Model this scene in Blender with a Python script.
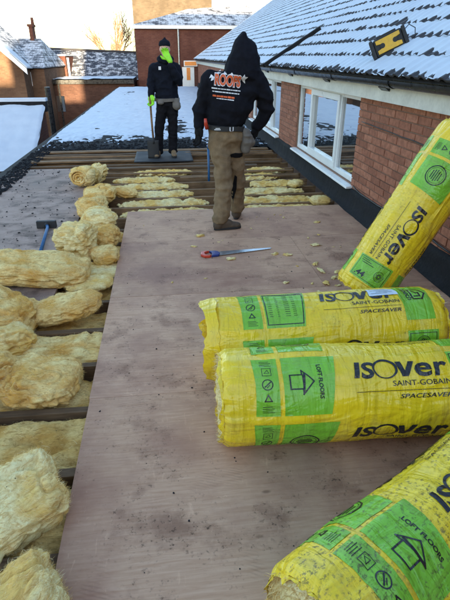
import bpy, bmesh, math, random
import numpy as np
from mathutils import Vector, Matrix, noise
from mathutils.bvhtree import BVHTree

random.seed(7)
R = math.radians
for o in list(bpy.data.objects):
    bpy.data.objects.remove(o)
scene = bpy.context.scene
col = scene.collection

# ------------------------------------------------------------------ camera
cd = bpy.data.cameras.new('camera')
cd.sensor_fit = 'VERTICAL'; cd.sensor_height = 24.0; cd.lens = 19.2
cd.clip_start = 0.05; cd.clip_end = 3000
co = bpy.data.objects.new('camera', cd); col.objects.link(co)
CAM = Vector((0, 0, 1.62))
PITCH, YAW = 0.4702920, 0.1201340
F = Vector((math.sin(YAW)*math.cos(PITCH), math.cos(YAW)*math.cos(PITCH), -math.sin(PITCH)))
RT = Vector((math.cos(YAW), -math.sin(YAW), 0)); UP = RT.cross(F)
mw = Matrix((RT, UP, -F)).transposed().to_4x4(); mw.translation = CAM
co.matrix_world = mw
scene.camera = co

# ------------------------------------------------------------------ sky and sun (low winter sun from behind the camera)
SUN_EL, SUN_K = 7.5, 0.12            # elevation in degrees; sideways drift per metre of depth
sun_dir = Vector((SUN_K, -1.0, 0)).normalized()
w = bpy.data.worlds.new('World'); scene.world = w; w.use_nodes = True
nt = w.node_tree
sky = nt.nodes.new('ShaderNodeTexSky'); sky.sky_type = 'NISHITA'; sky.sun_disc = False
sky.sun_elevation = R(SUN_EL)
sky.sun_rotation = math.atan2(sun_dir.x, sun_dir.y)
sky.air_density = 0.85; sky.dust_density = 0.7; sky.ozone_density = 1.0
bg = nt.nodes['Background']; bg.inputs['Strength'].default_value = 0.15
nt.links.new(sky.outputs[0], bg.inputs[0])
sl = bpy.data.lights.new('sun', 'SUN'); sl.energy = 5.0; sl.angle = R(0.5); sl.color = (1.0, 0.78, 0.48)
so = bpy.data.objects.new('sun', sl); col.objects.link(so)
tosun = (sun_dir + Vector((0, 0, math.tan(R(SUN_EL))))).normalized()
so.rotation_euler = (-tosun).to_track_quat('-Z', 'Y').to_euler()
scene.view_settings.view_transform = 'Standard'
scene.view_settings.look = 'None'
scene.view_settings.gamma = 1.0
scene.view_settings.use_curve_mapping = False
scene.view_settings.exposure = 2.4

# ------------------------------------------------------------------ helpers
def tag(o, label=None, cat=None, group=None, kind=None):
    if label: o['label'] = label
    if cat: o['category'] = cat
    if group: o['group'] = group
    if kind: o['kind'] = kind
    return o

def empty(name, loc=(0, 0, 0), label=None, cat=None, group=None, kind=None, parent=None):
    o = bpy.data.objects.new(name, None); col.objects.link(o)
    o.location = loc; o.empty_display_size = 0.1
    if parent: o.parent = parent
    return tag(o, label, cat, group, kind)

class MB:
    """collects vertices and faces of ONE mesh"""
    def __init__(s): s.v = []; s.f = []; s.m = []
    def add(s, vs, fs, mi=0):
        n = len(s.v); s.v += [tuple(p) for p in vs]
        s.f += [tuple(i+n for i in f) for f in fs]; s.m += [mi]*len(fs); return s
    def box(s, x0, x1, y0, y1, z0, z1, mi=0):
        return s.add([(x0,y0,z0),(x1,y0,z0),(x1,y1,z0),(x0,y1,z0),(x0,y0,z1),(x1,y0,z1),(x1,y1,z1),(x0,y1,z1)],
                     [(0,3,2,1),(4,5,6,7),(0,1,5,4),(1,2,6,5),(2,3,7,6),(3,0,4,7)], mi)
    def quad(s, a, b, c, d, mi=0): return s.add([a,b,c,d], [(0,1,2,3)], mi)
    def grid(s, fn, nu, nv, mi=0, wrap=False):
        vs = [fn(i/nu, j/nv) for j in range(nv+1) for i in range(nu+(0 if wrap else 1))]
        k = nu if wrap else nu+1
        fs = [(j*k+i, j*k+(i+1) % k, (j+1)*k+(i+1) % k, (j+1)*k+i) for j in range(nv) for i in range(nu)]
        return s.add(vs, fs, mi)
    def tube(s, pts, rad, n=8, mi=0, cap=True):
        pts = [Vector(p) for p in pts]; rad = rad if isinstance(rad, (list, tuple)) else [rad]*len(pts)
        vs = []; prev = None
        for i, p in enumerate(pts):
            t = (pts[min(i+1, len(pts)-1)] - pts[max(i-1, 0)]).normalized()
            if prev is None:
                u = t.cross(Vector((0,0,1)) if abs(t.z) < .9 else Vector((1,0,0))).normalized()
            else:
                u = (prev - t*prev.dot(t)).normalized()
            prev = u; q = t.cross(u)
            vs += [p + (u*math.cos(a) + q*math.sin(a))*rad[i] for a in [2*math.pi*k/n for k in range(n)]]
        fs = [(i*n+k, i*n+(k+1) % n, (i+1)*n+(k+1) % n, (i+1)*n+k) for i in range(len(pts)-1) for k in range(n)]
        if cap: fs += [tuple(range(n-1, -1, -1)), tuple((len(pts)-1)*n+k for k in range(n))]
        return s.add(vs, fs, mi)
    def prism(s, poly, fn, h0, h1, mi=0):
        n = len(poly)
        vs = [fn(a, b, h0) for a, b in poly] + [fn(a, b, h1) for a, b in poly]
        fs = [tuple(range(n-1, -1, -1)), tuple(range(n, 2*n))] + [(i, (i+1) % n, n+(i+1) % n, n+i) for i in range(n)]
        return s.add(vs, fs, mi)
    def build(s, name, mats, parent=None, smooth=False, bevel=0, fix=True):
        me = bpy.data.meshes.new(name); me.from_pydata(s.v, [], s.f)
        if not isinstance(mats, (list, tuple)): mats = [mats]
        for m in mats: me.materials.append(m)
        if len(mats) > 1: me.polygons.foreach_set('material_index', s.m)
        if fix:
            b = bmesh.new(); b.from_mesh(me); bmesh.ops.recalc_face_normals(b, faces=b.faces); b.to_mesh(me); b.free()
        if smooth: me.polygons.foreach_set('use_smooth', [True]*len(me.polygons))
        me.update()
        o = bpy.data.objects.new(name, me); col.objects.link(o)
        if parent: o.parent = parent
        if bevel:
            md = o.modifiers.new('bevel', 'BEVEL'); md.width = bevel; md.segments = 2; md.limit_method = 'ANGLE'
        return o

def fb(x, y, z, o=4):
    return noise.fractal(Vector((x, y, z)), 1.0, 2.0, o)
def nz(x, y, z): return noise.noise(Vector((x, y, z)))
def sstep(a, b, x):
    t = min(1, max(0, (x-a)/(b-a))); return t*t*(3-2*t)

# ------------------------------------------------------------------ procedural materials
class NT:
    def __init__(s, name):
        s.m = bpy.data.materials.new(name); s.m.use_nodes = True
        s.t = s.m.node_tree; s.p = s.t.nodes['Principled BSDF']; s._c = None
    def n(s, typ, **kw):
        o = s.t.nodes.new(typ)
        for k, v in kw.items(): setattr(o, k, v)
        return o
    def L(s, a, b): s.t.links.new(a, b)
    def coord(s, scale=(1, 1, 1), kind='Object', loc=(0, 0, 0), rot=(0, 0, 0), rnd=0):
        c = s.n('ShaderNodeTexCoord'); mp = s.n('ShaderNodeMapping')
        mp.inputs['Scale'].default_value = scale; mp.inputs['Location'].default_value = loc; mp.inputs['Rotation'].default_value = rot
        src = c.outputs[kind]
        if rnd:
            oi = s.n('ShaderNodeObjectInfo'); vm = s.n('ShaderNodeVectorMath', operation='SCALE'); vm.inputs['Scale'].default_value = rnd
            cb = s.n('ShaderNodeCombineXYZ'); 
            for i in range(3): s.L(oi.outputs['Random'], cb.inputs[i])
            s.L(cb.outputs[0], vm.inputs[0])
            ad = s.n('ShaderNodeVectorMath', operation='ADD'); s.L(src, ad.inputs[0]); s.L(vm.outputs[0], ad.inputs[1]); src = ad.outputs[0]
        s.L(src, mp.inputs[0]); return mp.outputs[0]
    def noise(s, co, scale, detail=6, rough=.55, dist=0):
        o = s.n('ShaderNodeTexNoise'); o.inputs['Scale'].default_value = scale; o.inputs['Detail'].default_value = detail
        o.inputs['Roughness'].default_value = rough; o.inputs['Distortion'].default_value = dist
        if co is not None: s.L(co, o.inputs['Vector'])
        return o.outputs[0]
    def voro(s, co, scale, feature='F1', out='Distance', rnd=1):
        o = s.n('ShaderNodeTexVoronoi', feature=feature); o.inputs['Scale'].default_value = scale; o.inputs['Randomness'].default_value = rnd
        if co is not None: s.L(co, o.inputs['Vector'])
        return o.outputs[out]
    def ramp(s, fac, stops):
        o = s.n('ShaderNodeValToRGB'); e = o.color_ramp.elements
        while len(e) > len(stops): e.remove(e[-1])
        while len(e) < len(stops): e.new(1)
        for q, (p, c) in zip(e, stops):
            q.position = p; q.color = (c, c, c, 1) if isinstance(c, (int, float)) else (*c, 1)
        s.L(fac, o.inputs[0]); return o.outputs[0]
    def mix(s, fac, a, b, blend='MIX'):
        o = s.n('ShaderNodeMix', data_type='RGBA', blend_type=blend)
        for sock, v in ((o.inputs[0], fac), (o.inputs[6], a), (o.inputs[7], b)):
            if hasattr(v, 'is_output'): s.L(v, sock)
            elif isinstance(v, (int, float)): sock.default_value = v if sock == o.inputs[0] else (v, v, v, 1)
            else: sock.default_value = (*v, 1)
        return o.outputs[2]
    def math(s, op, a, b=0):
        o = s.n('ShaderNodeMath', operation=op)
        for i, v in enumerate((a, b)):
            if hasattr(v, 'is_output'): s.L(v, o.inputs[i])
            else: o.inputs[i].default_value = v
        return o.outputs[0]
    def bump(s, h, strength=.3, dist=.01, normal=None):
        o = s.n('ShaderNodeBump'); o.inputs['Strength'].default_value = strength; o.inputs['Distance'].default_value = dist
        s.L(h, o.inputs['Height'])
        if normal is not None: s.L(normal, o.inputs['Normal'])
        return o.outputs[0]
    def out(s, color=None, rough=None, normal=None, metal=None, spec=None, sheen=None):
        for k, v in (('Base Color', color), ('Roughness', rough), ('Normal', normal), ('Metallic', metal), ('Specular IOR Level', spec), ('Sheen Weight', sheen)):
            if v is None: continue
            i = s.p.inputs[k]
            if hasattr(v, 'is_output'): s.L(v, i)
            elif isinstance(v, (int, float)): i.default_value = v
            else: i.default_value = (*v, 1)
        return s.m

M = {}
def plain(name, c, rough=.6, var=.25, scale=8, bs=.15, bd=.004, metal=None, spec=None, rnd=0):
    t = NT(name); co_ = t.coord(rnd=rnd)
    n1 = t.noise(co_, scale, 6); n2 = t.noise(co_, scale*7, 4)
    f = t.math('ADD', t.math('MULTIPLY', n1, .7), t.math('MULTIPLY', n2, .3))
    lo = tuple(x*(1-var) for x in c); hi = tuple(min(1, x*(1+var)) for x in c)
    cc = t.ramp(f, [(.3, lo), (.7, hi)])
    rr = t.ramp(n1, [(.3, max(.02, rough-.12)), (.7, min(1, rough+.1))])
    M[name] = t.out(cc, rr, t.bump(f, bs, bd), metal, spec); return M[name]

# weathered pinkish plywood
def ply_mat(name, a, b, c, stain, grit, mud=0.0):
    t = NT(name)
    w0 = t.coord(kind='Object', rnd=3)
    g = t.noise(t.coord((1.0, 14, 3), rnd=3), 6, 8, .65, .6)
    big = t.noise(w0, 1.3, 7, .62); mid = t.noise(w0, 5, 6, .6); fine = t.noise(w0, 60, 4, .7); sc = t.noise(t.coord((3, 1, 1), rot=(0, 0, .6), rnd=5), 9, 5, .7, 1.5)
    base = t.mix(t.ramp(g, [(.34, 0.0), (.66, 1.0)]), a, b)
    oi = t.n('ShaderNodeObjectInfo'); base = t.mix(t.math('MULTIPLY', oi.outputs['Random'], .38), base, tuple(x*.62 for x in a))
    kn = t.voro(t.coord((1.0, 2.2, 1), rnd=3), 2.1); base = t.mix(t.ramp(kn, [(.02, .75), (.05, 0.0)]), base, tuple(x*.35 for x in a))
    base = t.mix(t.ramp(big, [(.34, .8), (.56, 0.0)]), base, c)
    base = t.mix(t.ramp(mid, [(.55-mud, 0.0), (.72-mud, .6)]), base, stain)
    base = t.mix(t.ramp(sc, [(.60, 0.0), (.78, .35)]), base, tuple(min(1, x*1.3) for x in b))
    dirt = t.math('MULTIPLY', t.ramp(fine, [(.57, 0.0), (.68, 1.0)]), t.ramp(mid, [(.45, 0.0), (.62, grit)]))
    base = t.mix(dirt, base, (.018, .014, .012))
    sp = t.voro(w0, 26); spm = t.math('MULTIPLY', t.ramp(sp, [(.09, 1.0), (.16, 0.0)]), t.ramp(t.noise(w0, 3.5, 3), [(.58, 0.0), (.66, .7)]))
    base = t.mix(spm, base, (.03, .022, .02))
    # muddy prints: broken wavy bars in patches
    wv = t.n('ShaderNodeTexWave', wave_type='BANDS', bands_direction='Y'); wv.inputs['Scale'].default_value = 22; wv.inputs['Distortion'].default_value = 3; wv.inputs['Detail'].default_value = 2
    t.L(t.coord(rot=(0, 0, .35), rnd=2), wv.inputs['Vector'])
    pr = t.math('MULTIPLY', t.ramp(wv.outputs[1], [(.55, 0.0), (.7, 1.0)]), t.ramp(t.noise(w0, 4.2, 2), [(.62, 0.0), (.72, .22)]))
    base = t.mix(pr, base, tuple(x*.45 for x in stain))
    rr = t.ramp(big, [(.35, .55), (.65, .85)])
    h = t.math('ADD', t.math('MULTIPLY', g, .5), t.math('ADD', t.math('MULTIPLY', fine, .35), t.math('MULTIPLY', mid, .6)))
    M[name] = t.out(base, rr, t.bump(h, .35, .004), spec=.10)
ply_mat('plywood', (.56, .325, .20), (.74, .47, .315), (.29, .14, .095), (.17, .08, .052), .7)
ply_mat('oldboard', (.37, .255, .20), (.50, .37, .305), (.20, .13, .10), (.06, .04, .03), 1.0, .07)

def wood(name, a, b, rough=.75):
    t = NT(name)
    g = t.noise(t.coord((.8, 16, 16), rnd=9), 5, 8, .65, .5); bl = t.noise(t.coord(rnd=4), 3, 5)
    cc = t.mix(t.ramp(g, [(.3, 0.0), (.7, 1.0)]), a, b)
    cc = t.mix(t.ramp(bl, [(.45, 0.0), (.7, .6)]), cc, tuple(x*.5 for x in a))
    M[name] = t.out(cc, rough, t.bump(g, .4, .004), spec=.12)
wood('joist', (.085, .05, .028), (.20, .125, .07))
wood('joist_old', (.12, .068, .036), (.36, .22, .115))

def wool_mat(name, tan, pale, brown):
    t = NT(name)
    c0 = t.coord(rnd=7); fib = t.noise(t.coord((2.2, 5, 14), rnd=5), 7, 8, .68, 1.6)
    n1 = t.noise(c0, 4.5, 6, .6, .4); fine = t.noise(c0, 55, 5, .75)
    cc = t.mix(t.ramp(n1, [(.40, 0.0), (.58, 1.0)]), tan, pale)
    cc = t.mix(t.ramp(fib, [(.32, .8), (.50, 0.0)]), cc, brown)
    cc = t.mix(t.ramp(fine, [(.35, .45), (.55, 0.0)]), cc, tuple(x*.75 for x in tan))
    spk = t.math('MULTIPLY', t.ramp(t.voro(c0, 38), [(.07, 1.0), (.13, 0.0)]), t.ramp(t.noise(c0, 6, 2), [(.56, 0.0), (.62, .9)]))
    cc = t.mix(spk, cc, (.02, .016, .012))
    h = t.math('ADD', t.math('MULTIPLY', fib, 1.0), t.math('MULTIPLY', fine, .5))
    M[name] = t.out(cc, .95, t.bump(h, .6, .010), spec=.03)
def fibre_mat():
    t = NT('fibre'); ge = t.n('ShaderNodeNewGeometry')
    cc = t.ramp(ge.outputs['Random Per Island'], [(0.0, (.55, .31, .09)), (.35, (.78, .52, .17)), (.75, (.92, .72, .33)), (1.0, (.96, .86, .56))])
    M['fibre'] = t.out(cc, .9, None, spec=.1)
fibre_mat()
wool_mat('wool', (.76, .43, .11), (.93, .72, .32), (.40, .18, .04))
wool_mat('wool_pale', (.84, .56, .17), (.95, .82, .44), (.50, .26, .065))
wool_mat('wool_brown', (.56, .31, .08), (.74, .52, .20), (.26, .125, .03))

def film_mat(name, c, dirt, faded):
    t = NT(name); c0 = t.coord(rnd=6)
    wr = t.noise(t.coord((1.4, 4, 4), rnd=4), 2.6, 3, .5, 1.2)          # wrinkles running along the roll
    wc = t.noise(t.coord((11, 2.0, 2.0), rnd=4), 1.8, 3, .5, .8)          # creases round the roll
    ms = t.noise(c0, 7, 6, .65); fine = t.noise(c0, 70, 4, .75)
    cc = t.mix(t.ramp(wr, [(.35, .35), (.6, 0.0)]), c, tuple(x*.72 for x in c))
    cc = t.mix(t.ramp(ms, [(.5, 0.0), (.75, .5)]), cc, faded)
    d = t.math('MULTIPLY', t.ramp(fine, [(.60-.08*dirt, 0.0), (.68-.06*dirt, 1.0)]), t.ramp(ms, [(.5-.2*dirt, 0.0), (.72-.2*dirt, .35+.6*dirt)]))
    cc = t.mix(t.math('MULTIPLY', d, .8), cc, (.07, .05, .022))
    sm = t.ramp(t.noise(t.coord((5, 1.3, 1.3), rnd=8), 3, 6, .7), [(.52, 0.0), (.8, .25+.4*dirt)])
    cc = t.mix(sm, cc, (.16, .11, .045))
    h = t.math('ADD', wr, t.math('MULTIPLY', wc, .8))
    b1 = t.bump(h, .9, .022); b2 = t.bump(fine, .08+.1*dirt, .002, b1)
    M[name] = t.out(cc, t.ramp(ms, [(.3, .16+.15*dirt), (.7, .34+.2*dirt)]), b2, spec=.6)
for q, dv in (('clean', .12), ('used', .45), ('muddy', 1.0)):
    film_mat('yellow_'+q, (.90, .63, .016), dv, (.85, .68, .15))
    film_mat('green_'+q, (.22, .54, .035), dv, (.34, .58, .13))
    film_mat('ink_'+q, (.014, .014, .018), dv*.35, (.05, .05, .05))

def brick_mat(name, dark, mid, light):
    t = NT(name); oi = t.n('ShaderNodeObjectInfo'); ge = t.n('ShaderNodeNewGeometry')
    rnd = t.math('FRACT', t.math('ADD', t.math('MULTIPLY', oi.outputs['Random'], 7.31), ge.outputs['Random Per Island']))
    c0 = t.coord(kind='Object', rnd=11); n1 = t.noise(c0, 22, 6, .65); n2 = t.noise(c0, 110, 3, .7)
    cc = t.ramp(rnd, [(0.0, dark), (.35, mid), (.8, light), (1.0, mid)])
    cc = t.mix(t.ramp(n1, [(.4, .45), (.62, 0.0)]), cc, tuple(x*.45 for x in dark))
    cc = t.mix(t.ramp(n2, [(.6, 0.0), (.75, .35)]), cc, tuple(min(1, x*1.7) for x in light))
    M[name] = t.out(cc, .85, t.bump(t.math('ADD', n1, t.math('MULTIPLY', n2, .5)), .5, .005), spec=.25)
brick_mat('brick', (.27, .105, .065), (.37, .145, .088), (.45, .19, .118))
plain('mortar', (.25, .145, .10), .95, .3, 30, .5, .004)

def brickwall(name, c1, c2, mo, scale=1.0):           # far walls: courses too small to build
    t = NT(name); g = t.n('ShaderNodeTexCoord'); nrm = t.n('ShaderNodeNewGeometry')
    sp = t.n('ShaderNodeSeparateXYZ'); t.L(g.outputs['Object'], sp.inputs[0])
    sn = t.n('ShaderNodeSeparateXYZ'); t.L(nrm.outputs['True Normal'], sn.inputs[0])
    fx = t.math('GREATER_THAN', t.math('ABSOLUTE', sn.outputs[0]), .6)
    mx = t.n('ShaderNodeMix', data_type='FLOAT'); t.L(fx, mx.inputs[0]); t.L(sp.outputs[0], mx.inputs[2]); t.L(sp.outputs[1], mx.inputs[3])
    cb = t.n('ShaderNodeCombineXYZ'); t.L(mx.outputs[0], cb.inputs[0]); t.L(sp.outputs[2], cb.inputs[1])
    bk = t.n('ShaderNodeTexBrick'); bk.inputs['Scale'].default_value = 1
    bk.inputs['Brick Width'].default_value = .225; bk.inputs['Row Height'].default_value = .075; bk.inputs['Mortar Size'].default_value = .007
    bk.inputs['Color1'].default_value = (*c1, 1); bk.inputs['Color2'].default_value = (*c2, 1); bk.inputs['Mortar'].default_value = (*mo, 1)
    t.L(cb.outputs[0], bk.inputs['Vector'])
    n1 = t.noise(t.coord(), 1.2, 6, .65)
    cc = t.mix(t.ramp(n1, [(.4, .5), (.65, 0.0)]), bk.outputs[0], tuple(x*.5 for x in c1))
    M[name] = t.out(cc, .9, t.bump(bk.outputs[1], -.4, .006), spec=.2)
brickwall('brick_far', (.12, .042, .03), (.165, .062, .042), (.13, .085, .07))
brickwall('brick_left', (.125, .068, .042), (.17, .10, .06), (.14, .10, .075))
brickwall('brick_low', (.085, .040, .029), (.125, .062, .043), (.10, .07, .058))
brickwall('brick_buff', (.095, .072, .050), (.125, .095, .068), (.10, .085, .065))

def snow_mat():
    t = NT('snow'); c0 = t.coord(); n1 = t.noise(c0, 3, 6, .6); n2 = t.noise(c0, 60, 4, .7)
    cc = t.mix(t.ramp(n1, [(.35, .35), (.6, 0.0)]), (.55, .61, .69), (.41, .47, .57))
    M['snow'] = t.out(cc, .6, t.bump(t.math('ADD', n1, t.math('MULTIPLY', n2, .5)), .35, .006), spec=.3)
snow_mat()
def slate_snow(name, slate, cover, sx):            # far slated slope: courses too small to build, thin snow lying on it
    t = NT(name); c0 = t.coord()
    bk = t.n('ShaderNodeTexBrick'); bk.inputs['Scale'].default_value = 1; bk.inputs['Brick Width'].default_value = .3; bk.inputs['Row Height'].default_value = .2; bk.inputs['Mortar Size'].default_value = .012
    bk.inputs['Color1'].default_value = (*slate, 1); bk.inputs['Color2'].default_value = tuple(x*1.5 for x in slate)+(1,); bk.inputs['Mortar'].default_value = (*[x*.4 for x in slate], 1)
    sp = t.n('ShaderNodeSeparateXYZ'); t.L(c0, sp.inputs[0]); cb = t.n('ShaderNodeCombineXYZ'); t.L(sp.outputs[sx], cb.inputs[0]); t.L(t.math('MULTIPLY', sp.outputs[2], 1.7), cb.inputs[1]); t.L(cb.outputs[0], bk.inputs['Vector'])
    n1 = t.noise(t.coord((1, 1, 2.2)), 2.2, 8, .72)
    m1 = t.math('SUBTRACT', t.ramp(n1, [(.56-cover*.3, 0.0), (.66-cover*.25, 1.0)]), t.math('MULTIPLY', bk.outputs[1], .55))
    cc = t.mix(m1, bk.outputs[0], (.62, .64, .68))
    M[name] = t.out(cc, .7, t.bump(bk.outputs[1], -.3, .01), spec=.2)
slate_snow('slate_thin', (.05, .055, .07), .28, 0)
slate_snow('slate_house', (.10, .11, .13), .42, 0)
slate_snow('slate_gable', (.07, .075, .09), .52, 0)

plain('tile', (.032, .030, .034), .7, .4, 14, .3, .004, rnd=5)
plain('felt', (.020, .021, .024), .9, .5, 9, .7, .01, spec=.12)
plain('felt_slab', (.025, .026, .030), .8, .3, 6, .3, .004)
plain('lead', (.016, .016, .018), .85, .6, 7, .8, .02, spec=.15)
plain('black_plastic', (.016, .017, .019), .32, .4, 12, .1, .002)
plain('upvc', (.78, .79, .79), .35, .06, 4, .05, .002)
plain('cream_board', (.62, .60, .54), .55, .22, 5, .25, .004)
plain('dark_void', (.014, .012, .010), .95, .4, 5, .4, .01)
plain('render_wall', (.45, .42, .37), .9, .2, 4, .3, .006)
plain('ground', (.06, .06, .065), .9, .4, .4, .3, .02)
plain('curtain', (.30, .30, .30), .9, .2, 4, .2, .01)
plain('cable', (.012, .012, .013), .5, .2)
plain('steel', (.45, .47, .50), .35, .3, 14, .15, .002, metal=.9)
plain('blue_paint', (.02, .10, .24), .4, .3, 18, .15, .002)
plain('blue_plastic', (.012, .03, .16), .4, .2)
plain('red_plastic', (.55, .05, .02), .4, .2)
plain('yellow_plastic', (.70, .38, .01), .4, .2, 20)
plain('rubber', (.02, .02, .021), .7, .3, 20)
plain('hoodie_black', (.010, .0105, .015), .95, .35, 30, .5, .004, spec=.1)
plain('hoodie_navy', (.009, .011, .018), .95, .35, 30, .5, .004, spec=.1)
plain('trouser_khaki', (.21, .148, .088), .92, .3, 16, .5, .004, spec=.1)
plain('trouser_black', (.011, .011, .014), .93, .35, 20, .5, .004, spec=.1)
plain('glove_black', (.010, .010, .011), .9, .35, 40, .4, .003, spec=.1)
plain('glove_green', (.30, .78, .03), .6, .15, 30, .3, .003)
plain('leather_grey', (.13, .115, .10), .75, .35, 14, .4, .004)
plain('boot_brown', (.085, .058, .038), .7, .4, 18, .4, .003)
plain('boot_tan', (.22, .14, .07), .7, .3, 18, .4, .003)
plain('skin', (.52, .30, .22), .55, .1, 14, .1, .002)
plain('hair', (.05, .03, .02), .7, .3, 40, .5, .003)
plain('print_orange', (.70, .12, .03), .7, .1)
plain('print_white', (.72, .72, .74), .7, .1)
plain('eye_dark', (.02, .015, .012), .3, .1)
plain('label_paper', (.62, .72, .80), .5, .12, 10)
plain('sign_orange', (.75, .26, .05), .6, .15, 6)
plain('bark', (.12, .085, .06), .9, .4, 4, .6, .02)
plain('twig', (.26, .15, .085), .9, .3, 4, .3, .01)
plain('twine', (.55, .50, .38), .9, .2)
def glass_mat():
    t = NT('glass'); n1 = t.noise(t.coord(), 1.6, 2)
    t.p.inputs['IOR'].default_value = 4.4
    M['glass'] = t.out((.030, .038, .045), .02, t.bump(n1, .03, .02), spec=.8)
glass_mat()

# ------------------------------------------------------------------ print helpers: lettering as real meshes
_tc = {}
def text_mesh(txt, cap=1.0, bold=0.0, shear=0.0, space=1.0):
    """(points, faces, width) of a flat text, capital height = cap, baseline at 0"""
    key = (txt, bold, shear, space)
    if key not in _tc:
        cu = bpy.data.curves.new('txt', 'FONT'); cu.body = txt; cu.size = 1; cu.offset = bold; cu.shear = shear; cu.space_character = space
        cu.resolution_u = 3
        o = bpy.data.objects.new('txt', cu); col.objects.link(o)
        dg = bpy.context.evaluated_depsgraph_get(); me = o.evaluated_get(dg).to_mesh()
        vs = [(v.co.x, v.co.y) for v in me.vertices]; fs = [tuple(p.vertices) for p in me.polygons]
        o.evaluated_get(dg).to_mesh_clear(); bpy.data.objects.remove(o); bpy.data.curves.remove(cu)
        _tc[key] = (vs, fs)
    vs, fs = _tc[key]
    x0 = min(v[0] for v in vs); k = cap/0.72
    return [((x-x0)*k, y*k) for x, y in vs], fs, (max(v[0] for v in vs)-x0)*k

def text_fit(txt, width, cap, **kw):
    v, f, wd = text_mesh(txt, cap, **kw); return [(x*width/wd, y) for x, y in v], f

def ring2(cx, cy, r0, r1, n=24, ry=1.0):
    v = []; f = []
    for i in range(n):
        a = 2*math.pi*i/n
        v += [(cx+r0*math.cos(a), cy+r0*ry*math.sin(a)), (cx+r1*math.cos(a), cy+r1*ry*math.sin(a))]
    for i in range(n):
        j = (i+1) % n; f.append((2*i, 2*i+1, 2*j+1, 2*j))
    return v, f
def stroke2(pts, wd, closed=False):
    v = []; f = []; P = [Vector(p) for p in pts]
    if closed: P.append(P[0])
    for a, b in zip(P[:-1], P[1:]):
        t = (b-a).normalized(); n = Vector((-t.y, t.x))*wd/2; e = t*wd/2; k = len(v)
        v += [tuple(a-e-n), tuple(b+e-n), tuple(b+e+n), tuple(a-e+n)]; f.append((k, k+1, k+2, k+3))
    return v, f

def wrap_flat(parts, fn, step, name, mats, parent):
    """parts: [(pts2, faces, (dx,dy), rot)] cut into strips and laid on a curved surface by fn(a,b)"""
    b = bmesh.new()
    for vs, fs in parts:
        bv = [b.verts.new((x, y, 0)) for x, y in vs]
        for f in fs:
            try: b.faces.new([bv[i] for i in f])
            except ValueError: pass
    ys = [v.co.y for v in b.verts]; y = math.floor(min(ys)/step)*step
    while y < max(ys):
        bmesh.ops.bisect_plane(b, geom=b.verts[:]+b.edges[:]+b.faces[:], plane_co=(0, y, 0), plane_no=(0, 1, 0), dist=1e-6); y += step
    xs = [v.co.x for v in b.verts]; x = math.floor(min(xs)/(step*2))*step*2
    while x < max(xs):
        bmesh.ops.bisect_plane(b, geom=b.verts[:]+b.edges[:]+b.faces[:], plane_co=(x, 0, 0), plane_no=(1, 0, 0), dist=1e-6); x += step*2
    for f in b.faces:
        f.normal_update()
        if f.normal.z < 0: f.normal_flip()
    for v in b.verts: v.co = fn(v.co.x, v.co.y)
    me = bpy.data.meshes.new(name); b.to_mesh(me); b.free(); me.materials.append(mats)
    me.polygons.foreach_set('use_smooth', [True]*len(me.polygons))
    o = bpy.data.objects.new(name, me); col.objects.link(o); o.parent = parent
    return o
def mv(part, dx=0, dy=0, rot=0, k=1.0):
    c, s = math.cos(rot), math.sin(rot)
    return [(dx+k*(c*x-s*y), dy+k*(s*x+c*y)) for x, y in part[0]], part[1]

# ================================================================== THE SETTING
mb = MB(); mb.box(-400, 400, -200, 900, -3.7, -3.5); tag(mb.build('ground', M['ground']), kind='structure')

# ---- opened-up flat roof: ceiling below, joists, old boards, new plywood
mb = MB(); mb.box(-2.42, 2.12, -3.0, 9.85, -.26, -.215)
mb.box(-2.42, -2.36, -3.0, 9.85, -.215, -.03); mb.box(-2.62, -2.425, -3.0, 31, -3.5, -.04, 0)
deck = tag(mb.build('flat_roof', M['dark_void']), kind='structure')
def joist_mesh(x0, x1, seed):
    m = MB(); rr = random.Random(seed); n = 14
    def fn(u, v):
        x = x0+(x1-x0)*u; k = int(round(v*4)) % 4
        y = (-.024, .024, .024, -.024)[k]; z = (-.195, -.195, 0, 0)[k]
        return (x, y+.006*nz(x*1.3, seed, k)+.0, z+.007*nz(x*1.1, seed+9, k))
    m.grid(fn, n, 4)
    return m
jy = [1.20+.42*k for k in range(-8, 21)]
for k, y in enumerate(jy):
    x0, x1 = (-1.9, 2.1) if y < 8.0 else (-2.34, 2.1)
    o = joist_mesh(x0, x1, k).build('joist', M['joist'] if y < 5.3 else M['joist_old'], deck, bevel=.003)
    o.location = (0, y, -.024 if y < 5.3 else -.03+.012*nz(k*3.1, 0, 0)); o.rotation_euler.z = R({1.20: -.5}.get(y, random.uniform(-.5, .5)))
    if abs(y-2.04) < .01: o.rotation_euler.z = R(-1.2)
# flat boards still nailed down across the far joists
for k, (y, x0, x1, wd, dz) in enumerate([(8.30, -2.3, 1.95, .07, 0), (8.74, -2.3, -.4, .16, .004), (9.07, -2.3, 2.0, .06, .012), (9.33, -2.3, 1.2, .10, -.004), (9.62, -2.3, 2.0, .17, .006), (7.62, -.95, 2.0, .055, 0), (8.02, -1.0, 1.5, .13, .008), (9.2, .3, 2.0, .09, .02), (7.25, .2, 2.0, .06, .0)]):
    m = MB(); m.grid(lambda u, v: (x0+(x1-x0)*u, (-wd/2, wd/2, wd/2, -wd/2, -wd/2)[int(round(v*4))]+.008*nz(u*4, k, 5), (0, 0, .024, .024, 0)[int(round(v*4))]+.008*nz(u*5, k, 1)), 18, 4)
    o = m.build('roof_batten', M['joist_old'] if k % 3 else M['joist'], deck, bevel=.002); o.location = (0, y, -.018+dz); o.rotation_euler.z = R(random.uniform(-.9, .9))

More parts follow.
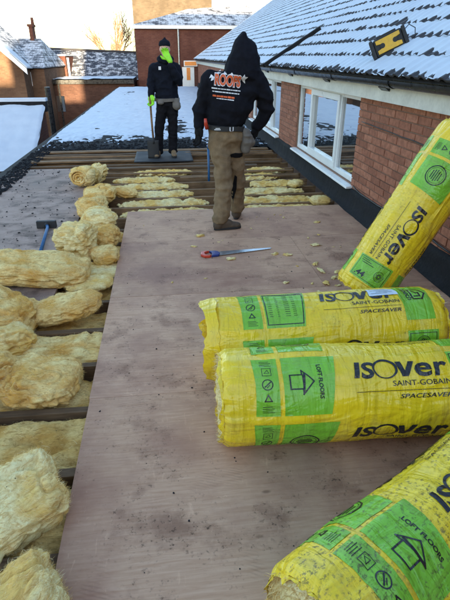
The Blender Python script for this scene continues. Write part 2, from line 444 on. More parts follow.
def sheet(name, x0, x1, y0, y1, mat_, z, th=.018):
    m = MB(); nx = max(2, int((x1-x0)/.15)); ny = max(2, int((y1-y0)/.15)); g = .0012
    sd = random.random()*50
    def top(u, v): 
        x = x0+g+(x1-x0-2*g)*u; y = y0+g+(y1-y0-2*g)*v
        return (x, y, z+.0025*nz(x*.8, y*.8, sd))
    m.grid(top, nx, ny)
    n0 = len(m.v)
    ring = [i for i in range(nx+1)] + [(nx+1)*(j+1)+nx for j in range(ny)] + [(nx+1)*ny+nx-1-i for i in range(nx)] + [(nx+1)*(ny-1-j) for j in range(ny-1)]
    low = [(m.v[i][0], m.v[i][1], m.v[i][2]-th) for i in ring]; k = len(ring)
    m.v += low
    for i in range(k):
        m.f.append((ring[i], n0+i, n0+(i+1) % k, ring[(i+1) % k])); m.m.append(0)
    m.f.append(tuple(n0+i for i in range(k))); m.m.append(0)
    return m.build(name, mat_, deck, bevel=.001)
xl = -.472
for x0, x1, y0, y1, dz in [(xl, 2.09, 4.5, 5.555, 0), (xl, 1.2, 3.3, 4.5, .0012), (1.2, 2.09, 3.3, 4.5, -.001), (xl, 2.09, 2.1, 3.3, 0), (xl+.004, 2.09, .9, 2.1, .0015), (xl, 2.09, -.3, .9, .001), (xl, 2.09, -1.5, -.3, 0)]:
    sheet('plywood_sheet', x0, x1, y0, y1, M['plywood'], dz)
for x0, x1, y0, y1, dz in [(-2.36, -1.0, 5.28, 6.7, .0), (-2.36, -1.02, 6.7, 8.12, .003), (-2.36, -.96, 4.1, 5.28, .002), (-2.36, -.9, 2.98, 4.1, -.001)]:
    sheet('old_board', x0, x1, y0, y1, M['oldboard'], dz-.004, .02)

# black rubble, grit and torn felt left on the old boards and round the edges (nobody could count it)
def crumbs(name, n, gen, mat_, smin, smax, kind='stuff', parent=None, label=None):
    m = MB()
    for i in range(n):
        p = gen(i)
        if p is None: continue
        s = random.uniform(smin, smax)*random.choice((.5, .7, 1, 1)); a = random.uniform(0, 6.3)
        vs = []
        for sx, sy, sz in ((-1,-1,0),(1,-1,0),(1,1,0),(-1,1,0),(-.6,-.5,1),(.5,-.6,1),(.6,.5,1),(-.5,.6,1)):
            x = sx*s*random.uniform(.5, 1.2); y = sy*s*random.uniform(.35, 1.0)
            vs.append((p[0]+x*math.cos(a)-y*math.sin(a), p[1]+x*math.sin(a)+y*math.cos(a), p[2]+sz*s*random.uniform(.4, .9)))
        m.add(vs, [(4,5,6,7),(0,1,5,4),(1,2,6,5),(2,3,7,6),(3,0,4,7)])
    return tag(m.build(name, mat_, parent), label, None, None, kind)
crumbs('roof_grit', 320, lambda i: (random.uniform(-2.34, -1.0), random.uniform(3.6, 8.1), .003) if nz(random.random()*9, i*.1, 2) > -.5 else None, M['felt'], .004, .014, label='loose black grit on the old boards')
crumbs('felt_rubble', 2300, lambda i: (random.uniform(-2.45, -2.15), random.uniform(6.5, 10), 0.004) if i < 800 else (random.uniform(-2.4, 2.1), random.choice((9.85, 9.95, 10.1, 10.3, 10.7))+random.uniform(-.1, .15), .006), M['felt'], .008, .035, label='torn black felt along the roof edge')

# ---- felted flat roof beyond, under snow
mb = MB()
def felt_top(u, v):
    x = -2.42+4.56*u; y = 9.8+21.2*v
    return (x, y, -.004+.03*max(0, 1-v*20)*max(0, fb(x*3, y*3, 4))*1.5)
mb.grid(felt_top, 60, 160); mb.box(-2.42, 2.14, 9.85, 31, -.2, -.03)
roof2 = tag(mb.build('felt_roof', M['felt'], smooth=False), kind='structure')
mb = MB(); NX, NY = 200, 420
def snow_top(u, v):
    x = -2.46+4.58*u; y = 10.0+21.05*(v**1.6)
    h = .012+.02*fb(x*1.1, y*.9, 3.0)+.010*fb(x*5, y*3.5, 8.0)
    tz = sstep(13.2, 10.1, y); h += .006; h -= .030*tz*tz*(.9+.5*nz(x*1.6, y*1.3, 1.5))+.032*tz*(fb(x*10, y*6, 2.2, 3)+.10)          # worn away towards the works
    h -= .018*sstep(.4, .75, abs(nz(x*.9+3, y*.35, 7)))
    tr = abs(x-.15-.25*nz(y*.4, 2, 2)); h -= .024*max(0, 1-tr/.5)*(.6+nz(x*6, y*4, 5))*sstep(22, 13, y)   # trodden track
    h -= .016*max(0, nz(x*3.3, y*2.2, 12))
    return (x, y, h)
mb.grid(snow_top, NX, NY)
s = mb.build('snow', M['snow'], roof2, smooth=True); s['kind'] = 'stuff'

# ================================================================== THE HOUSE ON THE RIGHT
WX = 2.16
YA, YB = -13.0, 31.0
house = empty('brick_house', (2.16, 9, 0), 'long brick house with snowy tiled roof and white windows beside the plywood deck', 'house')
def hb(m, name, mats, parent=None, **kw):
    o = m.build(name, mats, parent or house, **kw)
    p = parent or house
    off = Vector((0, 0, 0)); q = p
    while q: off += q.location; q = q.parent
    o.location = -off
    return o
W1, W2 = (5.47, 8.12), (9.42, 12.4)
ZS, ZT = .27, 1.235
mb = MB()
bx_ = WX+.012
for y0, y1, z0, z1 in [(YA, W1[0], -3.5, 1.3), (W1[1], W2[0], ZS, 1.3), (W2[1], YB, ZS, 1.3), (W1[0], YB, -3.5, ZS), (W1[0], W1[1], ZT, 1.3), (W2[0], W2[1], ZT, 1.3)]:
    mb.box(bx_, bx_+.3, y0, y1, z0, z1)
wall = hb(mb, 'wall', M['mortar'])
# bricks, each a piece of its own
def brick_me(l, name='brick'):
    m = MB(); h, d, c = .065, .04, .003
    fr = [(-l/2+c, -h/2+c), (l/2-c, -h/2+c), (l/2-c, h/2-c), (-l/2+c, h/2-c)]; bk = [(-l/2, -h/2), (l/2, -h/2), (l/2, h/2), (-l/2, h/2)]
    vs = [(0, a, b) for a, b in fr] + [(c, a, b) for a, b in bk] + [(d, a, b) for a, b in bk]
    fs = [(0, 3, 2, 1)] + [(i, (i+1) % 4, 4+(i+1) % 4, 4+i) for i in range(4)] + [(4+i, 4+(i+1) % 4, 8+(i+1) % 4, 8+i) for i in range(4)]
    m.add(vs, fs); o = m.build(name, M['brick']); me = o.data; bpy.data.objects.remove(o); return me
bm_full, bm_half = brick_me(.215), brick_me(.1025)
nb = 0
ww = Vector((2.16, 9, 0))-Vector((2.16, 9, 0))
def put_bricks(y0, y1, z0, z1):
    global nb
    c = 0; z = z0+.0325
    while z < z1:
        y = y0+(0 if c % 2 == 0 else .1125)
        if c % 2: items = [(y0+.05, True)]
        else: items = []
        while y+.215 <= y1+.01: items.append((y+.1075, False)); y += .225
        if y+.1 <= y1+.01: items.append((y+.05, True))
        for yy, half in items:
            o = bpy.data.objects.new('brick', bm_half if half else bm_full); col.objects.link(o); o.parent = wall
            o.location = (WX+random.uniform(-.002, .002), yy, z+random.uniform(-.0015, .0015)); o.rotation_euler = (R(random.uniform(-.35, .35)), 0, R(random.uniform(-.5, .5))); nb += 1
        c += 1; z += .075
put_bricks(2.78, W1[0]-.005, .20, 1.235)
put_bricks(W1[1]+.005, W2[0]-.005, .20, 1.235)
# the rest of the long wall: same bricks, too far or out of view to pick apart, joined
mb = MB()
def joined_bricks(y0, y1, z0, z1):
    c = 0; z = z0+.0325
    while z < z1:
        y = y0-(0 if c % 2 == 0 else .1125)
        while y < y1:
            a, b = max(y, y0), min(y+.215, y1)
            if b-a > .04: mb.box(WX+random.uniform(-.002, .002), WX+.03, a, b, z-.0325, z+.0325)
            y += .225
        c += 1; z += .075
joined_bricks(W2[1]+.005, YB, .2, 1.235); joined_bricks(-2.0, 2.77, .2, 1.235)
o = hb(mb, 'brickwork', M['brick'], wall); o['kind'] = 'stuff'

# windows
def window(y0, y1, muls, tall=False):
    w_ = empty('window', (0, 0, 0), parent=house); w_.location = (0, (y0+y1)/2-9, .7)
    fx0, fx1 = WX+.035, WX+.095; t = .06
    m = MB()
    m.box(fx0, fx1, y0, y1, ZS, ZS+t); m.box(fx0, fx1, y0, y1, ZT-t, ZT)
    m.box(fx0+.001, fx1-.001, y0, y0+t, ZS+t, ZT-t); m.box(fx0+.001, fx1-.001, y1-t, y1, ZS+t, ZT-t)
    for q in muls[1:-1]: m.box(fx0+.001, fx1-.001, q-.032, q+.032, ZS+t, ZT-t)
    hb(m, 'frame', M['upvc'], w_, bevel=.004)
    for i in range(len(muls)-1):
        a, b = muls[i], muls[i+1]
        a += .06 if i == 0 else .032; b -= .06 if i == len(muls)-2 else .032
        z0, z1 = ZS+t, ZT-t
        if i == 1:                        # opening light stands a little proud
            m = MB(); s_ = .055
            m.box(fx0-.02, fx1-.02, a-.02, b+.02, z0-.02, z0+s_); m.box(fx0-.02, fx1-.02, a-.02, b+.02, z1-s_, z1+.02)
            m.box(fx0-.019, fx1-.021, a-.02, a+s_, z0+s_, z1-s_); m.box(fx0-.019, fx1-.021, b-s_, b+.02, z0+s_, z1-s_)
            hb(m, 'casement', M['upvc'], w_, bevel=.004)
            a += s_; b -= s_; z0 += s_; z1 -= s_
        m = MB(); m.box(WX+.062, WX+.082, a-.004, b+.004, z0-.004, z1+.004); hb(m, 'pane', M['glass'], w_)
    m = MB(); m.prism([(WX-.075, ZS-.045), (WX+.10, ZS-.045), (WX+.10, ZS-.002), (WX-.07, ZS-.022)], lambda a, b, h: (a, h, b), y0-.05, y1+.05)
    hb(m, 'sill', M['upvc'], w_, bevel=.004)
    m = MB(); m.box(WX+.09, WX+.10, y0+.01, y1-.01, ZS, ZT); hb(m, 'blind', M['curtain'], w_)
window(*W1, [W1[0], 6.18, 7.46, W1[1]])
window(*W2, [W2[0], 10.2, 11.5, W2[1]])

# fascia, soffit and gutter
mb = MB(); mb.box(2.055, 2.085, YA, YB, 1.235, 1.41); hb(mb, 'fascia', M['cream_board'], bevel=.003)
mb = MB(); mb.box(2.086, WX+.3, YA, YB, 1.245, 1.262); hb(mb, 'soffit', M['cream_board'])
gut = MB(); GX, GZ, GR = 1.982, 1.432, .060
def gfn(u, v):
    a = math.pi+math.pi*u if u <= 1 else 0
    y = YA+(YB-YA)*v
    return (GX+GR*math.cos(a), y, GZ+GR*math.sin(a)+.003*nz(y*.7, 0, 0))
gut.grid(gfn, 10, 120); 
gut.grid(lambda u, v: (GX+(GR-.006)*math.cos(math.pi+math.pi*u), YA+(YB-YA)*v, GZ+(GR-.006)*math.sin(math.pi+math.pi*u)+.003*nz((YA+(YB-YA)*v)*.7, 0, 0)), 10, 120)
gut.grid(lambda u, v: (GX+(-GR-.004+.012*u), YA+(YB-YA)*v, GZ+.004+.003*nz((YA+(YB-YA)*v)*.7, 0, 0)), 1, 120)
gutter = hb(gut, 'gutter', M['black_plastic'], smooth=True)
for y in (3.1, 4.35, 5.9, 7.6, 9.3, 11.2, 13.5, 16, 19, 22):
    m = MB(); m.grid(lambda u, v: (GX+(GR+.007)*math.cos(math.pi+math.pi*u), y-.05+.1*v, GZ+.001+(GR+.007)*math.sin(math.pi+math.pi*u)), 10, 1)
    hb(m, 'gutter_joint', M['black_plastic'], gutter, smooth=True)
for y in (4.62, 6.35, 8.2, 10.1):
    m = MB(); m.prism([(GX+.03, 1.36), (2.054, 1.33), (2.054, 1.40), (GX+.045, 1.40)], lambda a, b, h: (a, h, b), y-.09, y+.09); hb(m, 'gutter_bracket', M['black_plastic'], gutter, bevel=.002)

# tiled roof under broken snow
PT = R(33); TX, TZ = 1.955, 1.475; GA, TW = .27, .30
cs, sn_ = math.cos(PT), math.sin(PT)
def rp(s, y, h): return (TX+s*cs-h*sn_, y, TZ+s*sn_+h*cs)     # up the slope, along, off the slope
NR = 27
mb = MB(); mb.quad(rp(-.02, YA, -.03), rp(-.02, YB-.05, -.03), rp(NR*GA, YB-.05, -.03), rp(NR*GA, YA, -.03))
rx, _, rz = rp(NR*GA, 0, 0)
mb.quad((rx, YA, rz-.03), (rx, YB-.05, rz-.03), (rx*2-TX, YB-.05, TZ), (rx*2-TX, YA, TZ))
mb.add([(2.2, YA+.02, 1.3), (rx*2-TX-.3, YA+.02, 1.3), (rx, YA+.02, rz-.08)], [(0, 1, 2)]); mb.add([(2.2, YB-.06, 1.3), (rx*2-TX-.3, YB-.06, 1.3), (rx, YB-.06, rz-.08)], [(0, 1, 2)])
mb.box(WX+.32, rx*2-TX-.3, YA, YA+.25, -3.5, 1.3); mb.box(WX+.32, rx*2-TX-.3, YB-.25, YB, -3.5, 1.3); mb.box(rx*2-TX-.5, rx*2-TX-.25, YA, YB, -3.5, 1.3)
roof = hb(mb, 'roof', M['tile'])
def prof(t):                                                  # two rolls across one tile
    return .020*max(0, math.cos(2*math.pi*(t*2-.5)))**.8 if True else 0
def tile_geo(m, s0, y0, detail):
    n = 10 if detail else 6
    P = []
    for (sa, hb_) in ((-.035, .024), (GA+.03, .002)):
        for i in range(n+1):
            t = i/n; P.append(rp(s0+sa, y0+TW*t, hb_+prof(t)))
    for i in range(n+1):
        t = i/n; P.append(rp(s0-.033, y0+TW*t, hb_-.004 if False else .024+prof(t)-.018))
    k = n+1
    m.add(P, [(i, i+1, k+i+1, k+i) for i in range(n)] + [(2*k+i, 2*k+i+1, i+1, i) for i in range(n)])
Pz = rp(0, 0, 0)
tm = MB(); tile_geo(tm, 0, 0, True); tm.v = [(a-Pz[0], b, c-Pz[2]) for a, b, c in tm.v]; to = tm.build('tile', M['tile'], fix=False); tile_me = to.data; bpy.data.objects.remove(to)
far = MB(); nt_ = 0
ncol = int((YB-YA)/TW)
for r in range(NR):
    for c in range(ncol):
        y0 = YA+c*TW; s0 = r*GA
        x, _, z = rp(s0, y0, 0)
        # visible from the photograph: near tiles low on the slope
        v = (Vector((x, y0+.15, z))-CAM); dpt = v.dot(F)
        vis = dpt > .2 and abs(v.dot(RT)/dpt) < .50 and v.dot(UP)/dpt < .64
        if vis and y0 < 8.6 and nt_ < 300:
            o = bpy.data.objects.new('tile', tile_me); col.objects.link(o); o.parent = roof
            o.location = (x, y0+random.uniform(-.003, .003), z+random.uniform(-.002, .002)); o.rotation_euler = (0, R(random.uniform(-.3, .3)), R(random.uniform(-.35, .35))); nt_ += 1
        elif y0 > -1: tile_geo(far, s0, y0, False)
o = hb(far, 'tile_courses', M['tile'], roof, fix=False); o['kind'] = 'stuff'
# snow lying on each course, broken along the tile tails
sn = MB()
def snow_course(r, ya, yb, dy):
    s0 = r*GA; n = int((yb-ya)/dy); K = 4; rows = []
    for i in range(n+1):
        y = ya+(yb-ya)*i/n; t = ((y-YA)/TW) % 1
        q = fb(y*2.3, r*1.7, 5, 4); q2 = nz(y*9, r*3.1, 9); big = nz(y*.35, r*.5, 31)
        st = -.018+.085*max(0, q+.18+.60*q2)+.15*max(0, big-.05)*max(0, q+.40+.6*q2)
        st += .10*max(0, nz(y*17, r*5.3, 3)-.30)+.05*max(0, nz(y*31, r*9.3, 6)-.2)
        st = min(st, GA*.85); th = .009+.004*q2
        row = []
        for k in range(K+1):
            f = k/K; s_ = st-.028+(GA+.013-st)*f
            hh = .024+(.002-.024)*(s_+.035)/(GA+.065)+prof(t)*.72+.004
            hh += (0 if k == 0 else th*(.6 if k == 1 else 1))-(.006 if k == 0 else 0)
            row.append(rp(s0+s_, y, hh))
        rows.append(row)
    vs = [p for row in rows for p in row]; k1 = K+1
    sn.add(vs, [(i*k1+k, i*k1+k+1, (i+1)*k1+k+1, (i+1)*k1+k) for i in range(n) for k in range(K)])
for r in range(NR):
    snow_course(r, 1.5, 10, .022); snow_course(r, 10, YB-.02, .06)
o = hb(sn, 'snow', M['snow'], roof, smooth=True, fix=False); o['kind'] = 'stuff'
# black capping strip running up the slope
m = MB(); a = rp(-.10, 9.5, .05); 
def cap_(u, v):
    s_ = -.10+1.05*u; k = int(round(v*4)) % 4
    return rp(s_, 9.45-.35*u+(-.06, .06, .05, -.05)[k], (.02, .02, .085, .085)[k]+.004*nz(s_*6, k, 1))
m.grid(cap_, 10, 4); hb(m, 'capping_strip', M['lead'], roof)
m = MB(); m.prism([(-.02, -.07), (GA*NR, -.07), (GA*NR, .045), (-.02, .045)], lambda a, b, h: rp(a, h, b), YB-.045, YB); hb(m, 'verge_board', M['upvc'], roof)

# flashing upstand along the foot of the wall
mb = MB()
def flash(u, v):
    y = -2+33*v; zz = [0, .03, .10, .18, .225, .232][int(round(u*5))]; xx = [2.06, 2.098, 2.115, 2.125, 2.13, 2.165][int(round(u*5))]
    return (xx+.012*fb(y*2.2, zz*9, 3)*(1 if u < .95 else 0), y, zz+.010*nz(y*3, zz*5, 7)*(1 if u > .1 else 0)+.002)
mb.grid(flash, 5, 700); hb(mb, 'flashing', M['lead'], smooth=True)
mb = MB(); mb.tube([(2.148, 3.2+.12*i, .262+.012*nz(i*.4, 3, 3)+.03*math.sin(i*.35)*(i/18)) for i in range(19)], .008, 6)
hb(mb, 'cable', M['cable'], smooth=True)
mb = MB(); mb.tube([(2.152, 3.3+.12*i, .945+.006*nz(i*.5, 8, 3)+.002*i) for i in range(18)], .005, 6); hb(mb, 'cable', M['cable'], smooth=True)

# ================================================================== BUILDINGS BEYOND
def at(px, py, Y):                        # photo pixel -> point on the vertical plane at depth Y
    d = F*480 + RT*(px-225) - UP*(py-300)
    return CAM + d*(Y/d.y)
def local(o, e): o.location = -e.location; return o
def block(m, x0, x1, y0, y1, z0, z1): m.box(x0, x1, y0, y1, z0, z1)

# red brick building with hipped snowy roof
e = empty('brick_building', (2, 36, -3.5), 'red brick building with low snowy slate roof behind the standing worker', 'building')
YF = 34.0; a = at(134.5, 27, YF); xr = at(262, 27, YF).x; ez = a.z
m = MB(); m.box(a.x, xr, YF, YF+5, -3.5, ez); local(m.build('wall', M['brick_far'], e), e)
m = MB(); m.box(a.x-.15, xr, YF-.22, YF, ez-.09, ez+.10); local(m.build('eaves_board', M['upvc'], e), e)
b_ = at(188, 9, YF+2.6); c_ = at(262, 4, YF+3.0)
m = MB(); m.add([(a.x-.15, YF-.2, ez+.11), (xr, YF-.2, ez+.11), (c_.x, YF+3, c_.z), (b_.x, YF+2.6, b_.z), (a.x-.15, YF+5, ez+.11), (xr, YF+5, ez+.11)], [(0, 1, 2, 3), (0, 3, 4), (4, 3, 2, 5)])
local(m.build('roof', M['slate_gable'], e), e)
p0 = at(178, 28, YF-.08); m = MB(); m.tube([(p0.x, YF-.08, ez-.1), (p0.x, YF-.08, -3.4)], .055, 8); local(m.build('downpipe', M['steel'], e), e)
for px in (150,):
    q = at(px, 92, YF); m = MB(); m.box(q.x-.4, q.x+.4, YF-.03, YF+.02, q.z-.3, q.z+.5)
# doorway and signboard, their lit look put into the orange colour
q0, q1 = at(184, 61, YF), at(197, 66, YF)
m = MB(); m.box(at(182, 66, YF).x, at(194, 66, YF).x, YF-.02, YF+.03, -3.4, at(182, 67, YF).z); dr = local(m.build('door', M['upvc'], e), e)
m = MB(); d0, d1 = at(186.5, 66, YF-.05), at(190.5, 80, YF-.05); m.box(d0.x, d1.x, YF-.05, YF-.02, d1.z, d0.z-.1); sgp = m.build('door_panel', M['sign_orange'], dr); 
sg = empty('shop_sign', ((q0.x+q1.x)/2, YF-.1, q1.z), 'small orange signboard over a doorway in the red brick wall', 'sign')
m = MB(); m.box(q0.x-.02, q1.x+.02, YF-.12, YF-.005, q1.z-.02, q0.z+.02); local(m.build('board', M['upvc'], sg, bevel=.01), sg)
m = MB(); m.box(q0.x+.03, q1.x-.03, YF-.135, YF-.121, q1.z+.03, q0.z-.03); local(m.build('face', M['sign_orange'], sg), sg)

# taller buff brick wall behind it, sunlit
e = empty('buff_building', (2, 43, -3.5), 'tall buff brick building catching low sun behind the red brick one', 'building')
x0, x1 = at(132.5, 10, 41).x, at(212, 10, 41).x
m = MB(); m.box(x0, x1, 41, 47, -3.5, 8.2); local(m.build('wall', M['brick_buff'], e), e)
m = MB(); m.add([(x0-.2, 40.8, 8.2), (x1, 40.8, 8.2), (x1, 44, 11.2), (x0-.2, 44, 11.2), (x0-.2, 47.2, 8.2), (x1, 47.2, 8.2)], [(0, 1, 2, 3), (3, 2, 5, 4), (0, 3, 4)]); local(m.build('roof', M['slate_house'], e), e)
m = MB(); m.box(x0+.5, x0+1.7, 40.95, 40.998, 5.4, 7.2); local(m.build('window', M['glass'], e), e)

# low brick building with flat snow-topped roof
e = empty('low_building', (-4, 35, -3.5), 'low brick building with flat snow-topped roof left of the snowy felt roof', 'building')
YL = 33.0; l0 = at(51, 79.5, YL); l1x = at(134, 80, YL).x-.02
m = MB(); m.box(l0.x+.05, l1x, YL, 37.0, -3.5, l0.z-.25); local(m.build('wall', M['brick_low'], e), e)
m = MB(); m.box(l0.x-.15, l1x+.01, YL-.2, 37.2, l0.z-.25, l0.z-.02); rf = local(m.build('roof', M['black_plastic'], e), e)
m = MB(); m.grid(lambda u, v: (l0.x-.14+(l1x-l0.x+.14)*u, YL-.19+4.3*v, l0.z-.01+.05*fb(u*6, v*4, 2)+.045), 40, 20); s = m.build('snow', M['snow'], rf, smooth=True); s['kind'] = 'stuff'
m = MB(); m.box(l0.x+.35, l0.x+.45, YL-.06, YL-.001, -3.4, l0.z-.26); local(m.build('downpipe', M['black_plastic'], e), e)
w0 = at(56, 96, YL); m = MB(); m.box(w0.x, w0.x+.5, YL-.03, YL-.002, w0.z-.9, w0.z); local(m.build('window', M['glass'], e), e)

# long slate-roofed building
e = empty('slate_building', (-4, 40, -3.5), 'long dark slate roof dusted with snow behind the low brick building', 'building')
r0, r1 = at(36, 48.5, 42), at(136, 53, 42); v0 = at(67, 80, 38.5)
m = MB(); m.box(r0.x+.2, r1.x+.2, 38.6, 45.2, -3.5, v0.z-.05); local(m.build('wall', M['brick_far'], e), e)
m = MB(); m.add([(r0.x, 38.4, v0.z), (r1.x+.4, 38.4, v0.z), (r1.x+.4, 42, r1.z), (r0.x, 42, r0.z), (r1.x+.4, 45.5, v0.z), (r0.x, 45.5, v0.z)], [(0, 1, 2, 3), (3, 2, 4, 5)]); rf = local(m.build('roof', M['slate_thin'], e), e)
m = MB(); m.tube([(r0.x, 42, r0.z+.02), (r1.x+.4, 42, r1.z+.02)], .09, 8); m.build('ridge', M['tile'], rf)
g0, g1 = at(41, 56, 37.6), at(68, 79, 37.6)
m = MB(); m.box(g0.x, g1.x, 37.6, 41, -3.5, g0.z); local(m.build('stair_wall', M['brick_far'], e), e)
m = MB(); m.box(g0.x-.05, g1.x+.05, 37.5, 41.1, g0.z, g0.z+.1); local(m.build('coping', M['snow'], e), e)
m = MB(); m.box(g1.x+.02, g1.x+.14, 38.05, 38.2, -3, g0.z-.1); local(m.build('downpipe', M['upvc'], e), e)

# house at the left with chimney and sunlit gable
e = empty('brick_cottage', (-8.5, 33, -3.5), 'brick house with grey slate roof, chimney and sunlit gable at the far left', 'house')
YG, YM = 29.5, 31.0
c0, c1 = at(0, 44.5, YG), at(25, 67, YG); sl_ = (c0.z-c1.z)/(c1.x-c0.x); hw = 2.9
ax = c1.x-hw; az = c1.z+hw*sl_
m = MB(); m.add([(ax-hw, YG, -3.5), (c1.x-.12, YG, -3.5), (c1.x-.12, YG, c1.z-.1), (ax, YG, az-.15), (ax-hw, YG, c1.z-.1)], [(0, 1, 2, 3, 4)])
m.box(ax-hw, c1.x-.12, YG+.001, YM+3.9, -3.5, c1.z-.12); local(m.build('gable_wall', M['brick_left'], e), e)
mr = at(43.5, 67, YM); rg = at(39, 38.5, YM+3.6)
m = MB(); m.box(ax-hw+.1, mr.x, YM, YM+7, -3.5, mr.z-.1); wl = local(m.build('wall', M['brick_left'], e), e)
m = MB(); m.add([(ax-hw, YM-.2, mr.z-.05), (mr.x+.1, YM-.2, mr.z-.05), (rg.x+.1, YM+3.6, rg.z), (ax-hw, YM+3.6, rg.z), (mr.x+.1, YM+7.2, mr.z-.05), (ax-hw, YM+7.2, mr.z-.05)], [(0, 1, 2, 3), (3, 2, 4, 5), (1, 4, 2)])
m.add([(ax, YG-.25, az), (ax, YM+3.4, az), (c1.x+.1, YM+3.4, c1.z-.08), (c1.x+.1, YG-.25, c1.z-.08), (ax-hw-.1, YM+3.4, c1.z-.08), (ax-hw-.1, YG-.25, c1.z-.08)], [(0, 3, 2, 1), (0, 1, 4, 5)])
rf = local(m.build('roof', M['slate_house'], e), e)
m = MB(); m.prism([(ax, az-.3), (ax, az+.02), (c1.x+.14, c1.z-.06), (c1.x+.14, c1.z-.36)], lambda a, b, h: (a, h, b), YG-.30, YG-.24); local(m.build('bargeboard', M['upvc'], e), e)
m = MB(); m.prism([(ax, az+.02), (ax, az+.09), (c1.x+.16, c1.z+.02), (c1.x+.16, c1.z-.05)], lambda a, b, h: (a, h, b), YG-.32, YG+.6); s = m.build('snow', M['snow'], rf)
h0, h1 = at(29.5, 27, YM+3.6), at(37, 52, YM+3.6)
m = MB(); m.box(h0.x, h1.x, YM+3.3, YM+4.0, h1.z-.6, h0.z); ch = m.build('chimney', M['brick_far'], rf)
m = MB(); m.box(h0.x-.06, h1.x+.06, YM+3.24, YM+4.06, h0.z, h0.z+.14); local(m.build('chimney_cap', M['brick_far'], e), e)
for dx in (.2,): 
    m = MB(); m.tube([(h0.x+dx, YM+3.65, h0.z+.14), (h0.x+dx, YM+3.65, h0.z+.5)], [.10, .08], 10); local(m.build('chimney_pot', M['brick_far'], e), e)
w0, w1 = at(28.5, 72, YM), at(33, 86, YM); 
m = MB(); m.box(w0.x, w1.x, YM-.04, YM-.001, w1.z, w0.z); wn = local(m.build('window', M['upvc'], e), e)
m = MB(); m.box(w0.x+.05, w1.x-.05, YM-.05, YM-.041, w1.z+.05, w0.z-.05); m.build('pane', M['glass'], wn)
w0, w1 = at(6, 74, YG), at(13, 88, YG)

# nearer lean-to roof under thick snow
e = empty('outbuilding', (-5, 15.5, -3.5), 'small outbuilding under a smooth snow-covered sloping roof at the left edge', 'building')
XR = -3.62; t0 = at(42, 105, 16.4); zt = t0.z; zb = at(20, 168, 13.8).z
zb = zb; yt, yb = 16.4, 13.75
m = MB(); m.prism([(yt+.3, -3.5), (yb+.1, -3.5), (yb+.1, zb-.12), (yt, zt-.12), (yt+.3, zt-.12)], lambda a, b, h: (h, a, b), -9.0, XR-.06); wl = local(m.build('wall', M['brick_far'], e), e)
m = MB(); m.prism([(yb-.1, zb-.16), (yt+.02, zt-.11), (yt+.02, zt-.03), (yb-.1, zb-.07)], lambda a, b, h: (h, a, b), -9.1, XR+.02); rf = local(m.build('roof', M['tile'], e), e)
m = MB(); m.grid(lambda u, v: (-9.1+(XR+.03+9.1)*u+.02*nz(v*9, u*5, 2)*(u > .97), yb-.11+(yt-yb+.1)*v, zb-.06+(zt-zb+.03)*v+.035+.035*fb(u*9, v*3, 6)-.06*(1 if u > .995 else 0)), 90, 30); s = m.build('snow', M['snow'], rf, smooth=True); s['kind'] = 'stuff'
m = MB(); m.box(-9.1, XR+.05, yt+.03, yt+.28, zt-.2, zt+.10); m.box(-9.12, XR+.07, yt+.0, yt+.3, zt+.101, zt+.19, 1); local(m.build('parapet', [M['felt'], M['snow']], e), e)
m = MB(); p_ = at(49, 100, 20); m.tube([(p_.x, 20, .6), (p_.x, 20, -3.4)], .10, 10); 
o = m.build('soil_pipe', M['black_plastic']); tag(o, 'thick black pipe standing in the gap beside the snowy outbuilding roof', 'pipe')

# unseen house shapes added behind the camera, skyline shaped to shade the roof
tE = math.tan(R(SUN_EL)); YK = -17.0
def back_blocker(x0, x1, zr, lab, depth=7, pitch=.75):
    e = empty('sun_blocker', ((x0+x1)/2, YK, -3.5), lab, 'house', 'added sun blockers behind the camera')
    zev = zr-pitch*depth/2
    m = MB(); m.box(x0, x1, YK-depth/2, YK+depth/2, -3.5, zev); local(m.build('wall', M['brick_far'], e), e)
    m = MB(); m.add([(x0, YK-depth/2-.2, zev), (x1, YK-depth/2-.2, zev), (x1, YK, zr), (x0, YK, zr), (x0, YK+depth/2+.2, zev), (x1, YK+depth/2+.2, zev)], [(0, 1, 2, 3), (3, 2, 5, 4), (0, 3, 4), (1, 5, 2)]); local(m.build('roof', M['slate_house'], e), e)
zA = 4.35+(YF-YK)*tE; zL = -.15+(30-YK)*tE
back_blocker(1.55, 16, zA, 'added tall house shape behind the camera to the right, blocking the low sun')
back_blocker(-2.2, -.35, zA, 'added narrow tall block behind the camera, shading a strip of the far left', 3)
back_blocker(-16, -2.21, zL+.35, 'added lower house shape behind the camera to the left, blocking the lowest sun')
back_blocker(-.34, 1.54, zL-.30, 'added low link between two sun blockers behind the camera, letting a sun patch past')

# bare tree, sunlit
tr = empty('bare_tree', (at(113, 50, 56).x, 56, -3.5), 'bare leafless tree glowing in low sun above the far roofs', 'tree')
tk = MB(); tw = MB(); rt = random.Random(5)
def limb(p, d, L, r, lv):
    pts = [p]; n = 5
    for i in range(n):
        d = (d+Vector((rt.uniform(-.16, .16), rt.uniform(-.16, .16), rt.uniform(-.04, .10)))).normalized(); pts.append(pts[-1]+d*(L/n))
    (tk if lv < 2 else tw).tube(pts, [r*(1-.7*i/n) for i in range(n+1)], 7 if lv < 2 else 4, cap=False)
    if lv >= 5: return
    for k in range(5 if lv else 9):
        f = rt.uniform(.3, 1); q = pts[min(n, int(f*n))]
        nd = (d*.75+Vector((rt.uniform(-1, 1), rt.uniform(-1, 1), rt.uniform(-.1, .8)))*.75).normalized()
        limb(q, nd, L*rt.uniform(.42, .68), r*.45, lv+1)
limb(Vector((0, 0, 0)), Vector((0, 0, 1)), 6.6, .19, 0)
tk.build('trunk', M['bark'], tr, smooth=True, fix=False); tw.build('crown', M['twig'], tr, smooth=True, fix=False)

